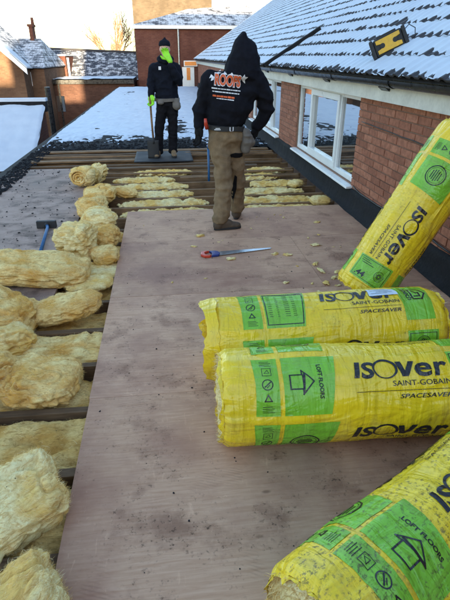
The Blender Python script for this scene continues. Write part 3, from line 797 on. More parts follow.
# ================================================================== INSULATION ROLLS
def make_roll(label, p_start, axis, phase, rad, q, seed, ncirc=4, par=0, sk=1.055, per=R(77), flap=False, kinds=('stamp', 'loft', 'stamp', 'chart'), L=1.25, upref=Vector((0, 0, 1)), torn=False, sticker=False):
    """axis runs the way the printing reads; theta 0 faces the reader's side, theta 90 deg faces up"""
    ax_ = Vector(axis).normalized()
    zz = (upref-ax_*upref.dot(ax_)).normalized(); yy = zz.cross(ax_)
    root = empty('insulation_roll', (0, 0, 0), label, 'insulation roll', 'rolls of loft insulation on the deck')
    m4 = Matrix((ax_, yy, zz)).transposed().to_4x4(); m4.translation = Vector(p_start); root.matrix_world = m4
    sd = seed*13.7
    def Pt(th, s, off=0.0):
        e = min(s, L-s); sh = max(0.0, 1-e/.05)
        r = rad*(1-.11*sh**2.2)+.010*nz(s*2.3+sd, 0, 0)
        cx, cy = math.cos(th), math.sin(th)
        r += .010*sh*nz(cx*6+sd, cy*6, s*22)+.006*sh*nz(cx*15, cy*15+sd, s*30)
        r += .0055*nz(cx*2.1+sd, cy*2.1, s*3.0)+.0028*nz(cx*4.5, cy*4.5+sd, s*5)+.0035*nz(cx*7+sd, cy*7, s*1.3)
        r -= .0026*math.exp(-(nz(cx*1.6+sd, cy*1.6, s*4.2)/.10)**2)+.0018*math.exp(-(nz(cx*3.1, cy*3.1+sd, s*2.2)/.11)**2)
        r += off
        return Vector((s, -r*cx, r*cy))
    yl, gr, ink = M['yellow_'+q], M['green_'+q], M['ink_'+q]
    m = MB(); nu, nv = 220, 150
    m.grid(lambda u, v: Pt(2*math.pi*u, .006+(L-.012)*v), nu, nv, wrap=True)
    m.build('film', yl, root, smooth=True)
    # ends: torn film collar and the coiled wool inside
    for s0, sg in ((0.0, -1), (L, 1)):
        m = MB(); rr = random.Random(seed*7+sg)
        def endf(u, v):
            th = 2*math.pi*u; r = (rad*.905)*(1-v)
            coil = math.sin((th/(2*math.pi)+r/.028)*2*math.pi)
            return (s0+sg*(-.012+.006*coil+.014*fb(math.cos(th)*4*r/rad+sd, math.sin(th)*4*r/rad, v*3)+.012*(1-abs(2*v-.9))), -r*math.cos(th), r*math.sin(th))
        m.grid(endf, 120, 34, wrap=True); m.build('wool_end', M['wool_pale'], root, smooth=True)
        m = MB()
        amp = .05 if (flap and sg < 0) else .024
        def col_(u, v):
            th = 2*math.pi*u; jag = .35+.65*abs(nz(math.cos(th)*3+sd, math.sin(th)*3, 4))*2+.3*nz(th*9, sd, 1)
            ext = amp*jag*v
            r = rad*(.90+.02*v*nz(th*5, sd, 3)*4-.06*v*(.5+.5*nz(th*3, sd, 8)))+.004
            return (s0+sg*(-.008+ext), -r*math.cos(th), r*math.sin(th))
        m.grid(col_, 150, 4, wrap=True); m.build('film_collar', yl, root, smooth=True)
        tw = MB()
        for i in range(700):
            th = rr.uniform(0, 6.283); r = rad*rr.uniform(.55, .93); p = Vector((s0-sg*.01, -r*math.cos(th), r*math.sin(th)))
            d = Vector((sg*rr.uniform(.4, 1), rr.uniform(-.6, .6), rr.uniform(-.6, .6))).normalized()*rr.uniform(.012, .045); n = Vector((rr.uniform(-1, 1), rr.uniform(-1, 1), rr.uniform(-1, 1))).normalized()*.0011
            mid = p+d*.5+n*4; tw.add([p-n, p+n, mid+n, mid-n, p+d], [(0, 1, 2, 3), (3, 2, 4)])
        o = tw.build('wool_fibres', M['wool_pale'], root, fix=False); o['kind'] = 'stuff'
    # printing
    def surf(base, off): return lambda a, b: Pt(phase+base+b/rad, a*sk, off)
    H0, H1 = -.145, .115
    for k in range(ncirc):
        base = (k-1)*per*1.0
        if 0: pass
        fn = surf(base, .0016); fi = surf(base, .0028)
        # icon column
        wl = lambda t: .135+.006*math.sin(t*9+k)
        g0 = MB()
        poly = [(.135, H0), (.232, H0), (.232, H1), (.128, H1), (.138, (H0+H1)/2)]
        pc = wrap_flat([(poly, [(0, 1, 2, 3, 4)])], fn, .012, 'green_panel', gr, root)
        ic = []
        for j, yy_ in enumerate((-.115, -.068, -.012, .045, .088)):
            cx = .185
            if j == 2: ic += [ring2(cx, yy_, .019, .023), stroke2([(cx-.01, yy_-.008), (cx+.012, yy_+.01)], .005), stroke2([(cx-.002, yy_-.012), (cx+.008, yy_-.002)], .003)]
            elif j == 1: ic += [stroke2([(cx-.014, yy_-.012), (cx+.014, yy_-.012), (cx, yy_+.014)], .0045, True)]
            elif j == 3: ic += [stroke2([(cx-.018, yy_-.018), (cx+.018, yy_-.018), (cx+.018, yy_+.018), (cx-.018, yy_+.018)], .0022, True), stroke2([(cx-.01, yy_-.006), (cx+.01, yy_-.006), (cx+.004, yy_+.01)], .002, True)]
            else:
                for t in range(4): ic.append(stroke2([(cx-.024, yy_-.012+t*.008), (cx+.022-.008*(t % 2), yy_-.012+t*.008)], .0022))
        wrap_flat(ic, fi, .012, 'icons', ink, pc)
        # main panel with slanted side
        kd = kinds[k % len(kinds)]
        poly = [(.250, H0), (.440, H0), (.475, H1), (.250, H1)]
        pc = wrap_flat([(poly, [(0, 1, 2, 3)])], fn, .012, 'green_panel', gr, root)
        ic = []
        if kd == 'loft':
            cx, cy = .325, -.005
            hs = [(-.048, -.03), (-.048, .03), (.002, .03), (.002, .052), (.048, 0), (.002, -.052), (.002, -.03)]
            ic.append(stroke2([(cx+x, cy+y) for x, y in hs], .0055, True))
            ic.append(stroke2([(cx+.004, cy-.042), (cx+.012, cy+.032)], .009)); ic.append(stroke2([(cx+.004, cy-.03), (cx+.004, cy+.03)], .004))
            ic.append(mv(text_fit('LOFT FLOORS', .15, .0165, bold=.03), .393, .072, -math.pi/2))
        elif kd == 'stamp':
            cx, cy = .345, -.02
            ic += [ring2(cx, cy, .056, .062, 32), ring2(cx, cy, .047, .049, 32)]
            for t in range(-2, 3): ic.append(stroke2([(cx-.034+abs(t)*.006, cy+t*.013), (cx+.034-abs(t)*.006, cy+t*.013)], .0055))
        else:
            ic.append(stroke2([(.258, -.128), (.432, -.128), (.462, .102), (.258, .102)], .0045, True))
            ic.append(([(.258, .082), (.458, .082), (.462, .104), (.258, .104)], [(0, 1, 2, 3)]))
            for cxx in (.285, .325, .365, .405):
                for t in range(12): ic.append(stroke2([(cxx-.012, .062-t*.013), (cxx+.010-.007*((t*3+int(cxx*99)) % 3), .062-t*.013)], .0025))
            ic.append(stroke2([(.270, .093), (.272, .093)], .009))
        wrap_flat(ic, fi, .012, 'markings', ink, pc)
        if kd == 'chart':
            wrap_flat([mv(text_fit('GUARANTEES', .13, .011, bold=.02), .295, .0875)], surf(base, .0040), .012, 'lettering', gr, pc)
        # maker's name
        it = []
        x = .54; cap = .074
        def put(ch, x0, x1, h=cap, **kw): it.append(mv(text_fit(ch, x1-x0, h, **kw), x0, 0))
        it.append(([(.541, 0), (.562, 0), (.574, cap), (.553, cap)], [(0, 1, 2, 3)])); put('S', .572, .630, bold=.03, shear=.12)
        # tapering ring for the O
        v = []; f = []; n = 40; cx, cy = .676, .040
        for i in range(n):
            a = 2*math.pi*i/n; th_ = .005+.010*(.5-.5*math.cos(a+2.4))
            v += [(cx+(.053-th_)*math.cos(a)+.002, cy+(.047-th_*.8)*math.sin(a)), (cx+.053*math.cos(a), cy+.047*math.sin(a))]
        for i in range(n): f.append((2*i, 2*i+1, (2*i+3) % (2*n), (2*i+2) % (2*n)))
        it.append((v, f))
        it.append(([(.724, cap*.98), (.748, cap*.98), (.758, .026), (.782, cap*.98), (.806, cap*.98), (.768, 0), (.742, 0)], [(0, 6, 2, 1), (6, 5, 2), (5, 4, 3, 2)]))
        for ch, x0, x1 in (('e', .799, .872), ('r', .879, .940)):
            vs, fs, wd = text_mesh(ch, cap*1.30, bold=.022, shear=.12); it.append(([(x0+xx*(x1-x0)/wd, yy_) for xx, yy_ in vs], fs))
        it.append(mv(text_fit('SAINT-GOBAIN', .245, .0235, bold=.004), .697, -.040))
        it.append(stroke2([(.545, -.060), (.942, -.060)], .0022))
        it.append(mv(text_fit('SPACESAVER', .215, .0185, bold=.012, shear=.3), .722, -.094))
        wrap_flat(it, fi, .012, 'lettering', ink, root)
        # right-hand green panel
        poly = [(.955, H0), (1.105, H0), (1.115, H1), (.955, H1)]
        pc = wrap_flat([(poly, [(0, 1, 2, 3)])], fn, .012, 'green_panel', gr, root)
        ic = []
        if (k+par) % 2 == 0:
            ic.append(mv(text_fit('touch', .115, .030, bold=.02), .990, .085, -math.pi/2))
            cx, cy = 1.055, .02
            ic.append(stroke2([(cx-.035, cy-.045), (cx+.012, cy-.045), (cx+.04, cy), (cx+.012, cy+.045), (cx-.035, cy+.045)], .0085, True))
            ic += [stroke2([(cx-.02, cy-.022), (cx+.008, cy-.022), (cx+.008, cy+.008)], .009), stroke2([(cx-.02, cy+.024), (cx-.004, cy+.004)], .009)]
        else:
            ic.append(stroke2([(.965, -.130), (1.095, -.130), (1.103, .100), (.965, .100)], .0030, True))
            ic.append(mv(text_fit('.44', .075, .036, bold=.03), 1.088, -.112, math.pi/2))
            cx, cy = 1.035, .052
            ic += [ring2(cx, cy, .031, .034, 28), ring2(cx, cy, .024, .0255, 28)]
            for t in range(7):
                a = t*6.283/7; ic.append(ring2(cx+.013*math.cos(a), cy+.013*math.sin(a), .003, .007, 8))
            for t in range(3): ic.append(stroke2([(1.0, -.10), (1.0, -.10+.085-.02*t)] if t == 0 else [(1.0-.012*t, -.11), (1.0-.012*t, -.02-.02*t)], .004))
        wrap_flat(ic, fi, .012, 'markings', ink, pc)
    m4i = m4
    # loose film: lapped seam ridge along the roll
    ths = phase-per*1.0+R(-52) if not torn else phase+R(58)
    m = MB()
    m.grid(lambda u, v: Pt(ths+.10*(u-.5)+.02*nz(v*6, sd, 2), .03+(L-.06)*v, .0035+.011*math.sin(u*math.pi)*(.5+.8*abs(nz(v*5, u, sd)))), 8, 80)
    m.build('film_seam', yl, root, smooth=True)
    if flap:         # torn strip of film standing off the left end
        m = MB()
        def fl(u, v):
            th = R(112)-R(150)*v; r = rad*(.97+.03*math.sin(v*7))+.005
            ext = (-.012-.058*u*(.55+.45*math.sin(v*5+1)**2)+.014*nz(v*14, u*2, sd))
            rr_ = r-.012*u*(1+2*nz(v*4, 2, sd))
            return (ext+.03*(1-u), -rr_*math.cos(th), rr_*math.sin(th))
        m.grid(fl, 6, 60); m.build('torn_film', yl, root, smooth=True)
    if sticker:
        lf = lambda a, b: Pt(phase+b/rad, a*sk, .0045+.002*nz(a*40, b*40, 1))
        o = wrap_flat([([(.80, .015), (.955, .018), (.95, .085), (.805, .088)], [(0, 1, 2, 3)])], lf, .01, 'label', M['label_paper'], root)
        tx = [stroke2([(.815+.03*(t % 2), .030+.011*t), (.90+.03*((t*2) % 3)*.5, .030+.011*t)], .002) for t in range(5)]
        wrap_flat(tx, lambda a, b: Pt(phase+b/rad, a*sk, .0070), .01, 'lettering', M['ink_clean'], o)
    return root

RB, RA, RD, RC = .222, .235, .205, .20
make_roll('yellow insulation roll lying in front of another, left end torn, lettering facing the viewer', (.185, 1.757, RB-.002), (1, -.045, 0), R(52), RB, 'clean', 1)
make_roll('yellow insulation roll behind the front one, chart panel and pale paper label on top', (.200, 2.235, RA-.002), (1, .0, 0), R(77), RA, 'used', 2, par=1, flap=True, sticker=True, kinds=('stamp', 'chart', 'stamp', 'loft'))
make_roll('muddy yellow insulation roll lying askew in the bottom right corner, nearest the camera', (.322, .700, RD-.001), (math.cos(.525), math.sin(.525), 0), R(75), RD, 'muddy', 3, L=1.08, sk=.93)
azC, elC = .2, 1.0
dC = Vector((math.cos(azC)*math.cos(elC), math.sin(azC)*math.cos(elC), math.sin(elC)))
bC = Vector((1.335, 2.965, RC*math.cos(elC)+.004))
make_roll('yellow insulation roll propped up steeply against the brick house wall', bC+dC*1.25, -dC, R(-34), RC, 'used', 4, per=R(92), kinds=('loft', 'stamp', 'chart', 'stamp'), upref=Vector((.84, 0.0, -.53)))

# ================================================================== LOOSE MINERAL WOOL
def cube_grid(n):
    idx = {}; vs = []; fs = []
    def vid(p):
        k = tuple(round(c*n) for c in p)
        if k not in idx: idx[k] = len(vs); vs.append(p)
        return idx[k]
    for ax in range(3):
        for sg in (-1, 1):
            for i in range(n):
                for j in range(n):
                    q = []
                    for a, b in ((0, 0), (1, 0), (1, 1), (0, 1)):
                        p = [0, 0, 0]; p[ax] = sg; p[(ax+1) % 3] = -1+2*(i+a)/n; p[(ax+2) % 3] = -1+2*(j+b)/n; q.append(vid(tuple(p)))
                    fs.append(tuple(q if sg > 0 else q[::-1]))
    return vs, fs
CG = {n: cube_grid(n) for n in (14, 22, 34, 46, 60)}
def wool(label, loc, size, rot=(0, 0, 0), seed=0, p=3.2, mat_='wool', amp=1.0, n=34, layers=0.0, bend=0.0, fibres=900, group=None, name='insulation_batt', clamp=False, flat=.86):
    vs, fs = CG[n]; out = []; sx, sy, sz = size; sz *= flat; s = seed*7.77+1; ms = min(sx, sy, sz); md = sorted(size)[1]
    for v in vs:
        a = Vector(v); l = (abs(a.x)**p+abs(a.y)**p+abs(a.z)**p)**(1/p); a /= l
        P_ = Vector((a.x*sx, a.y*sy, a.z*sz)); nn = Vector((a.x/sx, a.y/sy, a.z/sz)).normalized()
        q = P_/md
        wx = .55*nz(q.x*1.1+s, q.y*1.1, q.z*1.1); wz = .55*nz(q.x*1.3, q.y*1.3+s, q.z*1.3)
        d = .26*nz(q.x*1.0+s, q.y*1.2, q.z*1.2)
        c1 = nz(q.x*.55+wx*1.2+s, q.y*1.15+wz, q.z*1.1+wx); c2 = nz(q.x*1.1+wz+s+9, q.y*.6+wx*1.5, q.z*.9); c3 = nz(q.x*1.1+wx*2, q.y*3.2+wz*2+s, q.z*3.6)
        d += .12-.40*math.exp(-(c1/.10)**2)*sstep(-.1, .3, c3+.15)-.20*math.exp(-(c2/.09)**2)*sstep(0, .3, c1+.1)
        d += .11*nz(q.x*.9+wz*2, q.y*4.5+wx*3, q.z*6+s+wz*3)+.06*nz(q.x*2.0+wz*2, q.y*9+wx*3, q.z*13+s)+.03*nz(q.x*7, q.y*15+s, q.z*20)
        if layers:      # torn edges show the layers of the wool
            ph = P_.z/.009+4*nz(q.x*1.6+s, q.y*1.6, q.z)
            d += layers*.16*math.sin(ph)*(1-abs(nn.z))+layers*.28*nz(q.x*3, q.y*3+s, P_.z/.012)*(1-abs(nn.z)*.7)
        rag = (1-abs(nn.z))*max(0, nz(q.x*2.6+s, q.y*2.6, q.z*1.2)); d += rag*.55          # torn, pulled-out edges
        P_ = P_+nn*d*ms*amp*.85
        P_.z += bend*(P_.x/sx)**2
        if clamp and P_.x+loc[0] > -.56: P_.z = min(P_.z, -.026-loc[2])
        out.append(P_)
    m = MB(); m.v = [tuple(q) for q in out]; m.f = list(fs); m.m = [0]*len(fs)
    root = m.build(name, M[mat_], smooth=True, fix=False)
    root.location = loc; root.rotation_euler = [R(x) for x in rot]
    tag(root, label, 'insulation', group)
    if fibres:
        rr = random.Random(seed+99); t = MB()
        for i in range(int(fibres*4.0)):
            f = fs[rr.randrange(len(fs))]; c = sum((out[k] for k in f), Vector())/4
            e1 = out[f[1]]-out[f[0]]; e2 = out[f[3]]-out[f[0]]; nn = e1.cross(e2)
            if nn.length < 1e-9: continue
            nn.normalize()
            fl = Vector((1, nz(c.x*6+seed, c.y*6, c.z*6)*1.6, nz(c.x*5, c.y*5+seed, c.z*5)*1.2)); fl = (fl-nn*fl.dot(nn))
            if fl.length < .05: fl = nn.orthogonal()
            loose = rr.random() < .07
            d = (fl.normalized()*rr.choice((-1, 1))+Vector((rr.uniform(-1, 1), rr.uniform(-1, 1), rr.uniform(-1, 1)))*(1.1 if loose else .6)+nn*(.5 if loose else .03)).normalized()*rr.uniform(.010, .032 if not loose else .022)
            w_ = d.cross(nn); w_ = w_.normalized()*rr.uniform(.00020, .00042) if w_.length > 1e-9 else Vector((.0009, 0, 0))
            c = c+nn*.0015; k_ = c+d*.55+nn*(.002+.003*rr.random())
            if clamp and (c+d).x+loc[0] > -.49: continue
            t.add([c-w_, c+w_, k_+w_, k_-w_, c+d], [(0, 1, 2, 3), (3, 2, 4)])
        o = t.build('wool_fibres', M['fibre'], root, fix=False); o['kind'] = 'stuff'
    return root
W = wool
# batts lying in the joist bays along the left edge of the plywood
bay = 'insulation batts lying in the joist bays'
for k, (y, lab, mt, z, ln) in enumerate([
        (.99, 'insulation in the nearest joist bay at the bottom left corner', 'wool', -.105, 1),
        (1.41, 'brown insulation in the bay beneath the big torn wool slab', 'wool_brown', -.115, 1),
        (1.83, 'dirty streaked insulation in the bay in front of the thick tilted joist', 'wool_brown', -.085, 1),
        (2.25, 'insulation in the bay beneath the folded wool pad', 'wool', -.14, 1),
        (2.67, 'tan insulation filling the bay behind the folded wool pad', 'wool', -.075, 1),
        (3.09, 'insulation in the bay beneath the pillow-shaped wool piece', 'wool_brown', -.155, 1),
        (3.51, 'insulation in the bay beside the long wool batt', 'wool_brown', -.16, 1),
        (3.93, 'insulation in the bay right of the upright wool block', 'wool_pale', -.09, 1),
        (4.35, 'insulation in the bay beside the upright wool block', 'wool_brown', -.11, 1),
        (4.77, 'insulation in the bay under the rounded pale wool lobe', 'wool', -.1, 1)]):
    W(lab, (-.72, y, z), (.62, .165, .075), (0, 0, random.uniform(-2, 2)), 20+k, 4.2, mt, 1.5, 46, .9, 0, 1600, bay, clamp=True)
# pieces thrown out on top
W('big torn slab of pale insulation at the left edge above the bottom corner', (-.685, 1.405, .045), (.20, .155, .075), (14, -16, 24), 1, 6, 'wool_pale', 1.0, 60, 1.3, 0, 2600)
W('layered insulation slab in the bottom left corner', (-.60, .985, .02), (.18, .13, .075), (-8, -20, 32), 2, 6, 'wool_pale', 1.0, 60, 1.8, 0, 2600)
W('folded tan insulation pad lying over the joist behind the tilted one', (-.745, 2.27, .015), (.19, .17, .085), (0, 4, -6), 3, 4.6, 'wool', 1.15, 60, .7, 0, 1800)
W('rounded tan insulation lump at the left edge beside the folded pad', (-1.01, 2.32, .045), (.125, .15, .12), (0, 0, 10), 4, 2.4, 'wool', 1.0, 60, .3, 0, 900)
W('small pale insulation lump behind the rounded tan one', (-1.03, 2.72, .04), (.13, .12, .09), (0, 8, 20), 5, 2.6, 'wool_pale', 1.1, 60, .6, 0, 1100)
W('large rounded insulation lobe at the left edge with sweeping folds', (-1.22, 3.02, .075), (.29, .23, .14), (0, 6, -24), 6, 2.6, 'wool', 1.0, 60, 1.2, 0, 1600)
W('pillow-shaped tan insulation piece between the joists', (-.755, 3.10, .045), (.25, .14, .085), (0, -8, 14), 7, 2.6, 'wool', .8, 60, .4, 0, 1300)
W('long thick insulation batt lying across the old boards', (-1.22, 3.72, .105), (.56, .185, .095), (4, 2, -7), 8, 5.5, 'wool', .95, 60, 1.2, -.02, 2600)
W('thin flat insulation scrap at the right end of the long batt', (-.66, 3.58, .005), (.19, .13, .035), (0, 3, 18), 9, 3, 'wool_pale', 1.3, 34, .5, 0, 700)
W('upright block of yellow insulation standing behind the long batt', (-.845, 4.27, .115), (.14, .15, .17), (6, -4, -8), 10, 5, 'wool_pale', .95, 60, .5, 0, 1400)
W('tan insulation scrap at the foot of the upright block near the plywood', (-.585, 4.12, .035), (.12, .13, .07), (0, 0, 15), 11, 2.8, 'wool', 1.1, 34, .4, 0, 700)
W('small rounded insulation lump between the upright block and the plywood', (-.605, 4.55, .06), (.105, .15, .10), (0, 0, -10), 12, 2.4, 'wool', 1.0, 34, .3, 0, 700)
W('smooth pale insulation lobe beside the far left corner of the plywood', (-.735, 5.02, .085), (.17, .19, .125), (0, 0, 5), 13, 2.5, 'wool_pale', .9, 60, .3, 0, 900)
W('tan insulation strip bunched up beyond the plywood corner', (-.87, 5.55, .08), (.15, .25, .11), (0, 0, 8), 14, 2.8, 'wool', 1.1, 60, .7, 0, 1100)
W('flattened insulation strip trailing over the joists behind the bunched one', (-.86, 6.15, .07), (.17, .25, .10), (0, -8, 16), 15, 3, 'wool', 1.2, 34, .7, 0, 900)
W('wispy insulation piece spilling right over the far joists', (-.62, 6.32, .05), (.24, .10, .055), (0, 6, -20), 16, 3, 'wool', 1.3, 34, .6, 0, 800)
# rolled-up end piece, coil showing
r_ = W('coiled insulation roll end at the far end of the loose wool', (-1.13, 6.88, .145), (.17, .17, .145), (0, 0, -12), 17, 2.6, 'wool_pale', .75, 34, .3, 0, 1000)
m = MB()
def coil(u, v):
    a = u*6*math.pi; r = .125*(1-u*.8)
    return (-.02+r*math.cos(a), -.165-.02*v+.006*nz(a, v, 1), .0+r*math.sin(a)*.9+(.010*(v-.5)))
m.grid(lambda u, v: (-.02+.125*(1-.82*u)*math.cos(u*19)+(.0), -.13-.05*v+.008*nz(u*20, v, 1), .125*(1-.82*u)*math.sin(u*19)*.9), 90, 3)
o = m.build('coil', M['wool'], r_, smooth=True); md = o.modifiers.new('s', 'SOLIDIFY'); md.thickness = .016
W('ragged insulation tuft lying behind the coiled roll end', (-.99, 7.12, .13), (.13, .13, .12), (0, -20, 30), 18, 2.6, 'wool_pale', 1.3, 22, .8, 0, 900)
# thin strips left in the far bays
rr = random.Random(11); gname = 'thin insulation strips in the far joist bays'
words = ['first', 'second', 'third', 'fourth', 'fifth', 'sixth']
for k, y in enumerate((5.62, 6.04, 6.45, 6.87, 7.30, 7.72)):
    segs = [[(-.55, .52), (.55, 1.85)], [(-.6, .5), (.7, 1.9)], [(-.6, .35), (.8, 1.85)], [(-.7, .3), (1.2, 1.9)], [(-.75, .1), (1.0, 1.7)], [(-.5, .4), (1.3, 1.9)]][k]
    for j, (a, b) in enumerate(segs):
        W('thin pale insulation strip in the %s gap beyond the plywood, %s' % (words[k], 'left of the walking man' if j == 0 else 'near the house wall'), ((a+b)/2, y+rr.uniform(-.02, .03), -.075+.006*k+rr.uniform(0, .02)), ((b-a)/2, .13, .040), (0, 0, rr.uniform(-2, 2)), 40+k*2+j, 2.6, 'wool_pale', 3.0, 46, 1.4, 0, 600, gname)
for k, (x, y, s_) in enumerate([(1.88, 5.70, .09), (1.80, 6.6, .08)]):
    W(('fluffy insulation tuft at the plywood corner by the house wall', 'fluffy insulation tuft by the flashing near the window')[k], (x, y, .02), (s_*1.3, s_, s_*.6), (0, 0, 30*k), 60+k, 2.6, 'wool_pale', 1.4, 14, .5, 0, 500)
# crumbs of wool scattered on the plywood
m = MB(); rr = random.Random(3)
cr = [(x, y) for x, y in [(.52, 3.95), (.95, 4.02), (1.05, 3.98), (1.25, 3.6), (1.32, 3.45), (1.22, 3.35), (1.3, 3.3), (1.38, 4.2), (1.5, 4.5), (.9, 3.4), (1.12, 3.2), (.3, 4.6), (1.6, 4.9), (1.25, 3.75), (1.4, 3.55)]]
cr += [(rr.uniform(-.3, 1.9), rr.uniform(3.0, 5.4)) for _ in range(26)]
for i, (x, y) in enumerate(cr):
    s_ = rr.uniform(.008, .026) if i < 16 else rr.uniform(.004, .011); a = rr.uniform(0, 3)
    vs, fs = CG[14] if False else cube_grid(4)
    pts = []
    for v in vs:
        q = Vector(v).normalized(); d = 1+1.3*nz(q.x*1.6+i*3.3, q.y*1.6, q.z*1.6); X, Y = q.x*s_*1.7*d, q.y*s_*.8*d
        pts.append((x+X*math.cos(a)-Y*math.sin(a), y+X*math.sin(a)+Y*math.cos(a), s_*.35+q.z*s_*.45*d))
    m.add(pts, fs)
tag(m.build('wool_crumbs', M['wool_pale'], smooth=True, fix=False), 'yellow wool crumbs scattered over the plywood', None, None, 'stuff')
rr = random.Random(8)
crumbs('dirt_specks', 260, lambda i: (rr.uniform(-.45, 1.9), rr.uniform(.75, 5.4), .002) if nz(rr.uniform(0, 9), i*.3, 4) > -.2 else None, M['felt'], .002, .006, label='dark dirt specks on the plywood')

# ================================================================== TOOLS AND LOOSE THINGS
# hand saw on the plywood
e = empty('hand_saw', (.31, 4.07, .004), 'hand saw with red and blue handle lying flat on the plywood', 'saw'); e.rotation_euler.z = R(7)
m = MB(); m.prism([(.10, -.052), (.62, -.002), (.64, .018), (.62, .026), (.11, .045)], lambda a, b, h: (a, b, h), .006, .0085); m.build('blade', M['steel'], e)
m = MB()
for i in range(90):
    x = .11+.0056*i; y = -.051+.0965*(x-.10)*1.0
    m.add([(x, y+.001, .007), (x+.005, y+.0015, .007), (x+.002, y-.004, .0072)], [(0, 1, 2)])
m.build('teeth', M['steel'], e)
def slab2(m, poly, z0, z1): m.prism(poly, lambda a, b, h: (a, b, h), z0, z1)
m = MB(); slab2(m, [(-.045, -.02), (-.02, -.062), (.03, -.072), (.05, -.05), (.012, -.044), (-.004, -.012), (.002, .022), (.03, .040), (.05, .048), (.01, .062), (-.03, .045)], -.002, .022); m.build('handle', M['red_plastic'], e, bevel=.006)
m = MB(); slab2(m, [(.045, -.062), (.115, -.058), (.135, -.02), (.125, .03), (.10, .05), (.045, .052), (.062, .02), (.060, -.03)], -.002, .020); m.build('handle_core', M['blue_plastic'], e, bevel=.005)
# long-handled scraper on the old boards
e = empty('floor_scraper', (-1.285, 5.07, .0), 'blue-handled scraper with black head lying on the old boards', 'scraper')
m = MB(); m.tube([(0, 0, .04), (.03, -.10, .032), (.115, -.9, .022)], [.018, .016, .017], 10); m.build('handle', M['blue_paint'], e, smooth=True)
m = MB(); m.prism([(-.03, .0), (.03, .0), (.022, .075), (-.022, .075)], lambda a, b, h: (h, a, b), -.10, .10); m.build('head', M['rubber'], e, bevel=.006)
m = MB(); m.tube([(0, .0, .045), (.012, -.05, .036)], .026, 10); m.build('socket', M['rubber'], e, smooth=True)
# blue bar stuck upright between the joists
e = empty('pry_bar', (.625, 7.2, -.2), 'slim blue bar standing upright between the far joists behind the walking man', 'bar')
m = MB(); m.tube([(0, 0, 0), (.004, .01, .3), (.0, .02, .64)], .017, 8); m.build('shaft', M['blue_paint'], e, smooth=True)
m = MB(); m.tube([(0, .02, .62), (-.01, .0, .66), (-.015, -.05, .665), (-.015, -.09, .645)], [.017, .017, .014, .006], 8); m.build('claw', M['blue_paint'], e, smooth=True)
# dark felt slab under the standing worker's feet
m = MB()
def slab_(u, v):
    x = -.53+1.0*u; y = 8.40+.98*v
    return (x+.02*nz(y*3, 1, 1), y+.02*nz(x*3, 2, 2), .028+.006*nz(x*2, y*2, 3))
m.grid(slab_, 24, 24); o = m.build('felt_sheet', M['felt_slab'], smooth=True); md = o.modifiers.new('s', 'SOLIDIFY'); md.thickness = .018; md.offset = -1
tag(o, 'dark grey felt sheet under the standing worker, laid on the far battens', 'felt sheet')

# yellow and black site radio resting on the snowy tiles
e = empty('site_radio', (0, 0, 0), 'yellow and black boxy device lying on the snowy tiles above the gutter', 'radio')
pr = Vector(rp(.325, 4.98, .085)); nrm = (CAM+Vector((-.2, 0, 1.1))-pr).normalized()
ux0 = Vector((0, 0, 1)).cross(nrm).normalized(); uy0 = nrm.cross(ux0); ca, sa = math.cos(R(27)), math.sin(R(27))
ux = ux0*ca+uy0*sa; uy = uy0*ca-ux0*sa
m4 = Matrix((ux, uy, nrm)).transposed().to_4x4() @ Matrix.Scale(.70, 4); m4.translation = pr; e.matrix_world = m4
m = MB(); m.box(-.19, .19, -.115, .115, -.03, .075); m.build('body', M['rubber'], e, bevel=.02)
for sx in (-1, 1):
    m = MB(); m.tube([(sx*.085, 0, .076), (sx*.085, 0, .089)], .034, 16); m.build('speaker', M['rubber'], e, bevel=.003)
    m = MB(); m.box(sx*.215-.025, sx*.215+.025, -.125, .125, -.028, .09); m.build('bumper', M['rubber'], e, bevel=.015)
m = MB(); m.prism([(-.16, -.09), (.16, -.09), (.16, -.04), (.06, -.02), (.06, .02), (.16, .04), (.16, .09), (-.16, .09), (-.16, .04), (-.06, .02), (-.06, -.02), (-.16, -.04)], lambda a, b, h: (a, b, h), .0755, .088); m.build('face', M['yellow_plastic'], e, bevel=.004)
m = MB(); m.box(-.13, .13, -.012+.118, .142, .01, .05); m.build('handle', M['rubber'], e, bevel=.008)
m = MB(); m.tube([(.2, .05, .09), (.30, .10, .05), (.36, .03, .02), (.33, -.06, .02), (.25, -.10, .03)], .006, 6); m.build('cord', M['cable'], e, smooth=True)
m = MB(); m.tube([(-.19, .03, .05), (-.245, -.02, .03), (-.235, -.11, .02), (-.17, -.15, .02)], .006, 6); m.build('cord', M['cable'], e, smooth=True)

